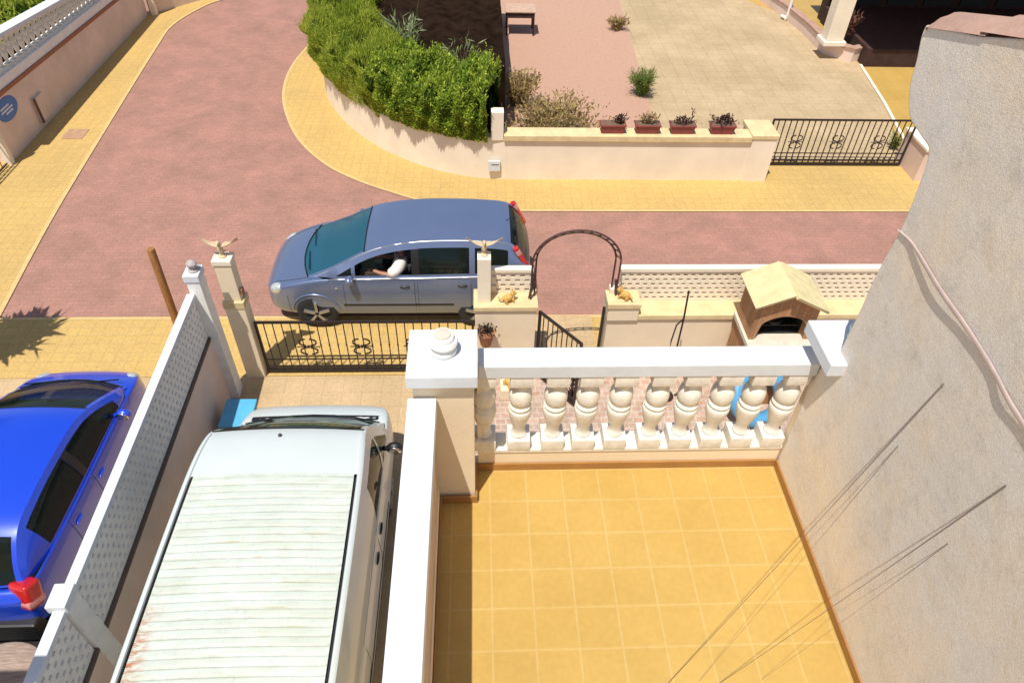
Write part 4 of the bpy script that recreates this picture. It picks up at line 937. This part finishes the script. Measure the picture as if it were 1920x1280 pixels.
b.build('face', MT['skin'], per, world=False, smooth=60)
b = MB()
for s in (-1, 1): b.ell((X0+.04, Y0+s*.03, 1.355), (.01, .014, .008))
b.build('eyes', MT['black'], per, world=False)
def hand(base, d, up, nm):
    d = Vector(d).normalized(); up = Vector(up).normalized(); sd_ = d.cross(up).normalized(); B = Vector(base); ch = [(B, (.022, .03), -1), (B+d*.045, (.018, .036), 0)]
    for k, (o, L) in enumerate(((-.032, .055), (-.011, .068), (.011, .07), (.032, .06))):
        i = len(ch); q = B+d*.075+sd_*o; ch += [(q, .0095, 1), (q+d*L*.5-up*.012, .009, i), (q+d*L*.7-up*.04, .008, i+1)]
    i = len(ch); ch += [(B+d*.02+sd_*.045, .011, 0), (B+d*.055+sd_*.058-up*.015, .0095, i)]
    return skin_mesh(nm, ch, MT['skin'], per, 1)
hand((X0+.38, Y0+.22, 1.02), (1, -.55, -.1), (0, 0, 1), 'hand'); hand((X0+.62, Y0-.08, 1.04), (1, .35, .1), (0, 0, 1), 'hand')

# ------------------------------------------------------------------ far side of the street: curved garden wall, hedge, planters
base_path = crom([(-4.02, 21.5, 0), (-4.02, 19.6, 0), (-3.95, 18.2, 0), (-3.62, 17.2, 0), (-3.02, 16.1, 0), (-2.16, 15.05, 0), (-1.13, 14.27, 0), (-.18, 13.87, 0), (.62, 13.76, 0)], 6)
t = thing('garden_wall', 'pale rendered wall curving round the corner under the hedge and along the far pavement', 'wall', (0, 13.9, 0))
def wall_along(b, path, th, z0, z1, d0=0):
    a = offset_path(path, d0); c = offset_path(path, d0+th); rows = []
    for p, q in zip(a, c): rows.append([(p[0], p[1], z0), (p[0], p[1], z1), (q[0], q[1], z1), (q[0], q[1], z0)])
    b.grid(rows); b.add(rows[0], [(0, 1, 2, 3)]); b.add(rows[-1], [(0, 1, 2, 3)])
b = MB(); wall_along(b, base_path, .2, 0, .98); b.build('curved_wall', MT['creamw'], t, smooth=30)
b = MB(); b.box(.621, 6.0, 13.76, 13.96, 0, .94); b.build('straight_wall', MT['creamw'], t, bevel=.004)
b = MB(); b.box(.56, 5.86, 13.71, 14.10, .9405, 1.07); b.build('coping', MT['ochre'], t, bevel=.012)
b = MB(); b.box(5.87, 6.40, 13.72, 14.42, 0, 1.02); b.build('end_pillar', MT['creamw'], t, bevel=.006)
b = MB(); b.box(5.84, 6.43, 13.70, 14.45, 1.0205, 1.11); b.build('end_cap', MT['ochre'], t, bevel=.012)
b = MB(); b.box(.29, .55, 13.75, 13.99, .94, 1.56); b.build('post', MT['creamw'], t, bevel=.008)
t = thing('letter_box', 'white letter box with a dark slot on the far garden wall', 'letter box', (.36, 13.75, .35))
b = MB(); b.box(.24, .49, 13.70, 13.757, .24, .48); b.build('case', MT['white'], t, bevel=.008)
b = MB(); b.box(.30, .46, 13.696, 13.699, .39, .405); b.build('slot', MT['black'], t)
t = thing('gate_pier', 'short pinkish pier at the right end of the far iron gate', 'pillar', (10.05, 14.3, 0))
b = MB(); b.box(9.82, 10.4, 13.75, 14.75, 0, .74); b.build('pier', MT['pinkwall'], t, bevel=.01)
b = MB(); b.box(9.79, 10.43, 13.72, 14.78, .7405, .80); b.build('pier_cap', MT['creamw'], t, bevel=.01)

# foliage helper: many small leaf faces
def leaf(b, p, nrm, L, w):
    d = Vector((random.gauss(0, 1), random.gauss(0, 1), random.gauss(0, 1)))*.6+Vector(nrm); d.normalize()
    e = d.cross(Vector((random.random()-.5, random.random()-.5, random.random()-.5)))
    if e.length < 1e-3: e = Vector((1, 0, 0))
    e.normalize(); p = Vector(p); L *= random.uniform(.45, 1.6)
    b.add([p-d*L*.2, p+d*L*.3+e*w, p+d*L*.9, p+d*L*.3-e*w], [(0, 1, 2, 3)])
def hedge(label, path, thick, z0, ztop, m, nleaf, L, w, upf=1.0, lump=.16):
    """hedge following a path on its outer face: lumpy dark core plus leaf faces on its surface"""
    t = thing('hedge', label, 'hedge', (path[0][0], path[0][1], z0))
    def pt(u, a):      # u along path, a around the section 0..1 (front face, top, back)
        k = u*(len(path)-1); i = min(int(k), len(path)-2); f = k-i
        q0, q1 = Vector(path[i][:2]), Vector(path[i+1][:2]); q = q0+(q1-q0)*f; tn = (q1-q0).normalized(); nn = Vector((-tn.y, tn.x))
        zt = ztop(u); th = thick(u)
        wob = lump*(math.sin(u*31+a*9)+.7*math.sin(u*57-a*17+1.3)+.6*math.sin(u*17+a*31))*.5*(.15+.85*min(1, a/.3))
        ang = a*math.pi; bulge = math.sin(ang)
        if a < .36: s = a/.36; o = -.16*math.sin(s*2.6)-.03; z = z0+(zt-z0-.15)*s
        elif a < .72: s = (a-.36)/.36; o = -.10+s*th; z = zt-.15+.15*math.sin(s*math.pi)**.5 if 0 < s < 1 else zt-.15
        else: s = (a-.72)/.28; o = th-.1+.1*math.sin(s*3.14); z = zt-.15-(zt-z0-.15)*s
        nrm = Vector((-nn.x, -nn.y, .1)) if a < .36 else (Vector((0, 0, 1)) if a < .72 else Vector((nn.x, nn.y, .1)))
        p = Vector((q.x+nn.x*o, q.y+nn.y*o, z))+nrm*wob
        return p, nrm
    b = MB(); rows = []
    for i in range(50): rows.append([tuple(pt(i/49, j/24)[0]-pt(i/49, j/24)[1]*.10) for j in range(25)])
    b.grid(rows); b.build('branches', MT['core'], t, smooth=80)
    b = MB()
    for i in range(nleaf):
        u = random.random(); a = random.random()*.85
        p, nr = pt(u, a); dep = random.random()**2*.12-.05
        g = nr*.8+Vector((0, 0, upf))+Vector((random.gauss(0, .4), random.gauss(0, .4), 0))
        leaf(b, p-nr*dep, g, L, w)
    for i in range(nleaf//60):      # stray shoots breaking the outline
        u = random.random(); a = random.uniform(.3, .75); p, nr = pt(u, a); d = (Vector((random.gauss(0, .4), random.gauss(0, .4), 1))).normalized(); l = random.uniform(.08, .26)
        for k in range(7): leaf(b, p+d*l*k/6, d, L, w)
    b.build('foliage', m, t, recalc=False)
    return t
hp = [(p.x, p.y) for p in base_path]
hp1 = [tuple(p[:2]) for p in crom([(-4.02, 23.5, 0), (-4.02, 21.5, 0), (-4.0, 19.6, 0), (-3.9, 18.2, 0), (-3.55, 17.2, 0), (-2.95, 16.15, 0), (-2.1, 15.1, 0)], 5)]
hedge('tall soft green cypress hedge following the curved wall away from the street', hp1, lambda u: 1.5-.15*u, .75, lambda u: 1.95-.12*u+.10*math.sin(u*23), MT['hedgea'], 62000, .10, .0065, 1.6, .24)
hp2 = [tuple(p[:2]) for p in crom([(-2.35, 15.4, 0), (-1.7, 14.72, 0), (-1.1, 14.32, 0), (-.3, 13.98, 0), (.22, 13.86, 0)], 6)]
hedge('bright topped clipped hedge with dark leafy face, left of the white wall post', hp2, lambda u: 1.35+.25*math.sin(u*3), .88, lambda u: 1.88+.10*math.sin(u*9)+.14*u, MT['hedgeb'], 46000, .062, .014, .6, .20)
hp3 = [(-.15, 14.9), (.2, 14.7), (.36, 14.55)]

# dark shade net on posts behind the hedge with pale plants in front of it
t = thing('shade_net', 'dark brown shade net stretched over a frame behind the hedge', 'shade net', (-.6, 18, 0))
b = MB(); rows = []
for i in range(26):
    x = -2.6+3.25*i/25
    rows.append([(x, 15.9+7.5*j/25, 1.62+.06*math.sin(i*.9+j*.3)+.05*math.sin(j*.8)+random.uniform(-.02, .02)) for j in range(26)])
b.grid(rows); E2 = rows[-1]
b.add(E2+[(p[0]+.01, p[1], .03) for p in E2], [(i, i+1, 27+i, 26+i) for i in range(25)])
E3 = [r[0] for r in rows]
b.add(E3+[(p[0], p[1]-.01, .03) for p in E3], [(i, i+1, 27+i, 26+i) for i in range(25)])
b.build('net', MT['netting'], t, smooth=70)
for (x, y) in ((.62, 15.95), (.62, 19.6), (.62, 23.3), (-2.55, 15.95), (-2.55, 23.3)):
    b = MB(); b.tube([(x-.03, y, .02), (x-.03, y, 1.62)], .03, 8); b.build('post', MT['wood'], t)
def spray(name, label, x, y, z0, n, h, spread, m, L, w, stemn=8):
    t = thing(name, label, 'plant', (x, y, z0)); b = MB(); f = MB()
    for i in range(stemn):
        a = random.uniform(0, 6.28); r = spread*random.uniform(.3, 1); hh = h*random.uniform(.6, 1)
        pts = crom([(x, y, z0), (x+r*.3*math.cos(a), y+r*.3*math.sin(a), z0+hh*.5), (x+r*math.cos(a), y+r*math.sin(a), z0+hh)], 5)
        b.tube(pts, [.012*(1-.7*k/(len(pts)-1)) for k in range(len(pts))], 5)
        for k in range(n//stemn):
            p = pts[min(len(pts)-1, int(2+random.random()*(len(pts)-2)))]
            leaf(f, p+Vector((random.gauss(0, spread*.12), random.gauss(0, spread*.12), random.gauss(0, .04))), (math.cos(a)*.5, math.sin(a)*.5, .8), L, w)
    b.build('stems', MT['stem'] if name != 'dry_shrub' else MT['twig'], t); f.build('leaves', m, t, recalc=False); return t
pale = leafmat('pale_variegated_leaf', (.10, .16, .06), (.30, .36, .16), (.55, .56, .36), 6)
spray('potted_plant', 'pale striped leaf plant against the dark net behind the tall hedge', -1.75, 17.3, .9, 420, 1.35, .5, pale, .24, .018, 22)
spray('potted_plant', 'thin pale shoots rising behind the clipped hedge in front of the dark net', -.35, 15.7, 1.2, 260, 1.1, .55, pale, .18, .012, 24)
spray('dry_shrub', 'large straggly dry brown shrub on the pink gravel behind the far wall', 1.75, 15.3, .02, 8000, .9, 1.12, MT['dryleaf'], .08, .022, 120)
spray('dry_shrub', 'smaller yellowish dry shrub beside the dark net on the gravel', 1.05, 17.4, .02, 2600, .8, .6, MT['dryleaf'], .08, .022, 50)
grs = leafmat('bright_bush_leaf', (.06, .10, .02), (.16, .24, .04), (.32, .36, .10), 8)
spray('small_bush', 'small bright green bush at the edge of the gravel and the far drive', 4.35, 18.0, .02, 1500, .6, .36, grs, .16, .010, 40)
spray('small_bush', 'dull low tuft farther back along the gravel edge', 4.40, 22.7, .02, 700, .35, .4, MT['dryleaf'], .14, .012, 24)
spray('low_plant', 'purplish low plant against the back of the far wall left of the planters', 2.1, 14.62, .03, 300, .9, .3, leafmat('purple_leaf', (.06, .05, .05), (.20, .16, .16), (.30, .30, .2), 8), .08, .02, 20)
for i, (xa, lab) in enumerate(((2.86, 'leftmost dark red planter on the far coping, dark plant at its right end'), (3.60, 'brownish red planter on the far coping overgrown with dry stems'), (4.35, 'dark red planter on the far coping with a tall shoot at its right'), (5.21, 'dark red planter rightmost on the far coping, with a dark rounded plant'))):
    t = thing('planter', lab, 'planter', (xa, 13.95, 1.071), group='planters on the far coping')
    b = MB(); z = 1.071; b.hexa([(xa-.22, 13.83, z), (xa+.22, 13.83, z), (xa+.22, 14.02, z), (xa-.22, 14.02, z), (xa-.26, 13.80, z+.17), (xa+.26, 13.80, z+.17), (xa+.26, 14.05, z+.17), (xa-.26, 14.05, z+.17)])
    b.box(xa-.275, xa+.275, 13.785, 14.065, z+.1705, z+.20); b.build('trough', MT['planter'], t, bevel=.008)
    b = MB(); b.box(xa-.25, xa+.25, 13.81, 14.04, z+.2005, z+.206); b.build('soil', MT['soil'], t)
    b = MB()
    cx = (xa+.14, xa, xa, xa)[i]
    for k in range((110, 150, 120, 170)[i]):
        r = random.gauss(0, .10 if i else .06); p = Vector((cx+r, 13.92+random.gauss(0, .05), z+.2+random.uniform(0, (.16, .2, .12, .17)[i])))
        leaf(b, p, (0, 0, .7), .08, .016)
    if i == 2:
        for k in range(24): leaf(b, (xa+.17+random.gauss(0, .012), 13.92, z+.2+k*.014), (0, 0, 1), .06, .012)
    b.build('plant', (leafmat('maroon_leaf%d' % i, (.03, .012, .014), (.10, .04, .04), (.16, .12, .08), 8) if i != 1 else MT['dryleaf']), t, recalc=False)

# garden table
t = thing('garden_table', 'small tan topped table with dark iron legs on the gravel beside the shade net', 'table', (1.32, 22.35, .026))
b = MB(); b.box(.86, 1.78, 22.0, 22.75, .70, .74); b.build('top', mat('tan_table_top', (.50, .34, .25), .8, .15, 8), t, bevel=.01)
for (x, y) in ((.92, 22.06), (1.72, 22.06), (.92, 22.69), (1.72, 22.69)):
    b = MB(); b.tube([(x, y, .027), (x, y, .70)], .025, 8); b.build('leg', MT['iron'], t)

b = MB(); b.box(.9, 1.74, 22.03, 22.06, .55, .698); b.build('apron', MT['dark'], t)

# far house with porch
t = thing('far_house', 'house across the street with a shaded dark porch and a cream column', 'house', (13, 21, 0))
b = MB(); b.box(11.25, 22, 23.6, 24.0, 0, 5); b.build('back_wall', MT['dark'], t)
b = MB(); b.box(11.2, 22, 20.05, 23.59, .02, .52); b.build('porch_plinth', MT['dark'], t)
b = MB(); b.box(10.9, 22, 19.25, 24.2, 2.75, 2.95); b.build('porch_roof', MT['rooftile'], t, bevel=.01)
b = MB(); b.hexa([(10.12, 20.55, .55), (10.62, 20.55, .55), (10.62, 21.0, .55), (10.12, 21.0, .55), (10.12, 20.55, 2.9), (10.62, 20.55, 2.9), (10.62, 21.0, 2.9), (10.12, 21.0, 2.9)]); b.build('column', MT['creamw'], t, bevel=.02)
b = MB(); b.box(10.04, 10.70, 20.47, 21.08, .4205, .549); b.build('column_foot', MT['creamw'], t, bevel=.02)
b = MB()
for k in range(7): b.box(12+1.2*k, 12.9+1.2*k, 23.55, 23.595, .6, 2.4)
b.build('window', MT['black'], t)
t = thing('porch_wall', 'low zigzag cream wall with reddish coping beside the far drive below the column', 'wall', (10.6, 21, 0))
zz = [(9.75, 25.6), (10.1, 24.0), (10.28, 22.4), (10.32, 20.95), (10.95, 20.35), (11.5, 20.6)]
b = MB(); c = MB()
for i in range(len(zz)-1):
    a, d = Vector(zz[i]), Vector(zz[i+1]); n_ = Vector((-(d-a).y, (d-a).x)).normalized()*.17
    if i == 0 or True: pass
    q = [a, d, d+n_, a+n_]; b.hexa([(p.x, p.y, 0) for p in q]+[(p.x, p.y, .36) for p in q])
    e = n_.normalized()*.03; q = [a-e, d-e, d+n_+e, a+n_+e]; c.hexa([(p.x, p.y, .3605+.001*i) for p in q]+[(p.x, p.y, .42+.001*i) for p in q])
b.build('wall', MT['pinkwall'], t); c.build('coping', MT['rooftile'], t)
b = MB(); b.tube(crom([(10.0, 23.9, .1), (10.05, 23.75, .12), (10.12, 23.7, .3), (10.15, 23.65, 2.9)], 4), .05, 10)
tag(b.build('downpipe', MT['whiteold'], smooth=60), 'white downpipe beside the far porch wall', 'pipe')
b = MB(); wall_along(b, [(11.1, 20.1), (10.75, 17.6), (10.35, 15.4), (10.2, 14.8)], .07, 0, .08); tag(b.build('edging', MT['creamw']), 'low cream edging between the far drive and the yellow tiled corner', 'edging')
t = thing('garden_edge_block', 'pinkish low wall of the house at the top of the far drive', 'wall', (9, 26.2, 0))
b = MB(); b.box(8.6, 10.0, 26.0, 26.3, 0, .7); b.build('wall', MT['pinkwall'], t, bevel=.01)
spray('potted_plant', 'reddish plant at the foot of the far column in the porch', 11.05, 21.2, .52, 300, .6, .3, leafmat('reddish_leaf', (.06, .02, .015), (.20, .08, .05), (.3, .16, .1), 8), .09, .02, 20)
spray('small_bush', 'small green tuft by the far gate at the yellow corner', 10.0, 15.2, .02, 220, .35, .2, grs, .12, .012, 16)

# ------------------------------------------------------------------ upper left: garden wall with balustrade
t = thing('balustrade_wall', 'pinkish shaded wall with a white baluster railing on top along the left pavement', 'wall', (-10.1, 18.5, 0))
def zt(y): return 1.31-.037*(y-15.06)
def slab(b, x0, x1, y0, y1, f0, f1):
    b.hexa([(x0, y0, f0(y0)), (x1, y0, f0(y0)), (x1, y1, f0(y1)), (x0, y1, f0(y1)), (x0, y0, f1(y0)), (x1, y0, f1(y0)), (x1, y1, f1(y1)), (x0, y1, f1(y1))])
ya, yb = 14.4, 23.35
b = MB(); slab(b, -10.52, -10.17, ya, yb, lambda y: 0, lambda y: zt(y)-.09); b.build('wall', MT['pinkwall'], t)
b = MB(); slab(b, -10.55, -10.145, ya, yb, lambda y: zt(y)-.089, lambda y: zt(y)); b.build('coping', MT['terra'], t, bevel=.01)
b = MB(); slab(b, -10.53, -10.17, ya, yb, lambda y: zt(y)+.0005, lambda y: zt(y)+.20); b.build('plinth', MT['whiteold'], t, bevel=.006)
hb = lambda y: .63-.047*(y-15.94)
n = 34
for i in range(n):
    y = ya+.3+(yb-ya-.6)*i/(n-1); baluster_mb(-10.29, y, zt(y)+.201, max(.3, hb(y)), .07, 10, 1.0).build('baluster', MT['balw'], t, smooth=50)
b = MB(); slab(b, -10.47, -10.15, ya, yb, lambda y: zt(y)+.202+hb(y), lambda y: zt(y)+.295+hb(y)); b.build('rail', MT['white'], t, bevel=.012)
b = MB(); b.box(-10.06, -9.90, 23.36, 23.5, 0, 1.9); b.build('end_post', MT['creamw'], t, bevel=.006)
b = MB(); b.box(-10.24, -10.1, 14.27, 14.39, 0, 1.3); b.build('gate_jamb', MT['creamw'], t, bevel=.006)
t = thing('meter_box', 'pinkish meter box standing open on the shaded left wall', 'meter box', (-9.95, 15.9, .5))
b = MB(); b.box(-10.169, -10.11, 15.96, 16.40, .16, .70); b.build('case', MT['pinkwall'], t, bevel=.006)
b = MB(); b.box(-10.109, -10.10, 15.93, 16.02, .14, .72); b.build('door', MT['ironred'], t)
t = thing('street_sign', 'round blue enamel sign with white marks on the shaded left wall', 'sign', (-9.99, 14.55, 1.15))
b = MB(); nn = 28
b.add([(-10.155, 15.05+.40*math.cos(2*math.pi*k/nn), 0.93+.23*math.sin(2*math.pi*k/nn)) for k in range(nn)]+[(-10.169, 15.05+.41*math.cos(2*math.pi*k/nn), 0.93+.24*math.sin(2*math.pi*k/nn)) for k in range(nn)], [tuple(range(nn))]+[(k, (k+1) % nn, nn+(k+1) % nn, nn+k) for k in range(nn)])
b.build('plate', MT['signblue'], t)
b = MB()
for (y, z, l) in ((15.0, 1.0, .22), (15.06, .93, .30), (15.1, .86, .18)): b.box(-10.154, -10.151, y-l, y+l*.6, z-.018, z+.018)
b.build('lettering', MT['white'], t)
t = thing('iron_gate', 'dark iron gate at the near end of the shaded left wall', 'gate', (-10.1, 13.3, 0))
b = MB()
for z in (.06, .55, 1.0): b.bar((-10.2, 12.3, z), (-10.2, 14.25, z), .03)
b.build('frame', MT['ironred'], t)
for i in range(12):
    b = MB(); b.tube([(-10.2, 12.36+.155*i, .05), (-10.2, 12.36+.155*i, 1.05)], .011, 6); b.build('bar', MT['ironred'], t)
b = MB(); b.hexa([(-10.0, 23.51, 0), (-8.75, 25.05, 0), (-8.92, 25.2, 0), (-10.2, 23.6, 0), (-10.0, 23.51, 1.6), (-8.75, 25.05, 1.6), (-8.92, 25.2, 1.6), (-10.2, 23.6, 1.6)])
tag(b.build('corner_wall', MT['pinkwall'], bevel=.005), 'plain pinkish wall at the top left where the pavement bends', 'wall')
b = MB(); b.box(-8.9, -8.3, 25.3, 25.6, 0, 1.6); tag(b.build('garden_door', MT['dark']), 'dark door panel beyond the bend of the left pavement', 'door')
hp4 = [(-12.3, 24), (-12.0, 21), (-11.9, 18), (-11.7, 14)]
hp4 = [(-11.7, 24), (-11.65, 21), (-11.6, 18), (-11.5, 14)]
hedge('olive green garden hedge behind the white railing at the top left', hp4[::-1] if False else hp4, lambda u: -1.6, .1, lambda u: 1.3+.2*math.sin(u*19), MT['hedgea'], 9000, .12, .03, .6, .2)

# ------------------------------------------------------------------ neighbour's side, just left of the frame: its structures shade the corner
t = thing('neighbour_terrace', 'neighbouring raised terrace to the left of the view', 'building', (-6, 1, 0))
b = MB(); b.box(-8.5, -4.1, -1.5, 1.75, 3.4, 3.8); b.build('slab', MT['cream'], t, bevel=.01)
b = MB(); b.box(-8.5, -4.1, 1.62, 1.75, 3.801, 4.75); b.build('parapet', MT['cream'], t, bevel=.01)
gate_pillar(-8.05, 'cream two stage gate pillar of the neighbouring drive with a spiky plant on top, left of the view')
spray('potted_plant', 'spiky palm like plant on the neighbouring gate pillar', -8.0, 7.95, 2.25, 1500, .55, .5, grs, .30, .05, 40)

# round wicker table in the corner
t = thing('wicker_table', 'round grey brown wicker table behind the blue car in the shaded corner', 'table', (-4.95, 3.0, 0))
b = MB(); b.lathe([(.50, .44), (.52, .46), (.52, .485), (.50, .50), (.30, .505), (.005, .507)], (-4.98, 2.98, 0), 40); b.build('top', MT['straw'], t, smooth=40)
for k in range(4):
    a = math.pi/4+k*math.pi/2; b = MB(); b.tube([(-4.98+.40*math.cos(a), 2.98+.40*math.sin(a), .005), (-4.98+.34*math.cos(a), 2.98+.34*math.sin(a), .44)], .02, 8); b.build('leg', MT['straw'], t)

tag(MB().box(-6.4, -4.35, 2.2, 4.0, .005, .012).build('rubber_mat', MT['black']), 'black rubber mat on the ground behind the blue car', 'mat')  # flat black sheet added to darken the shaded ground here
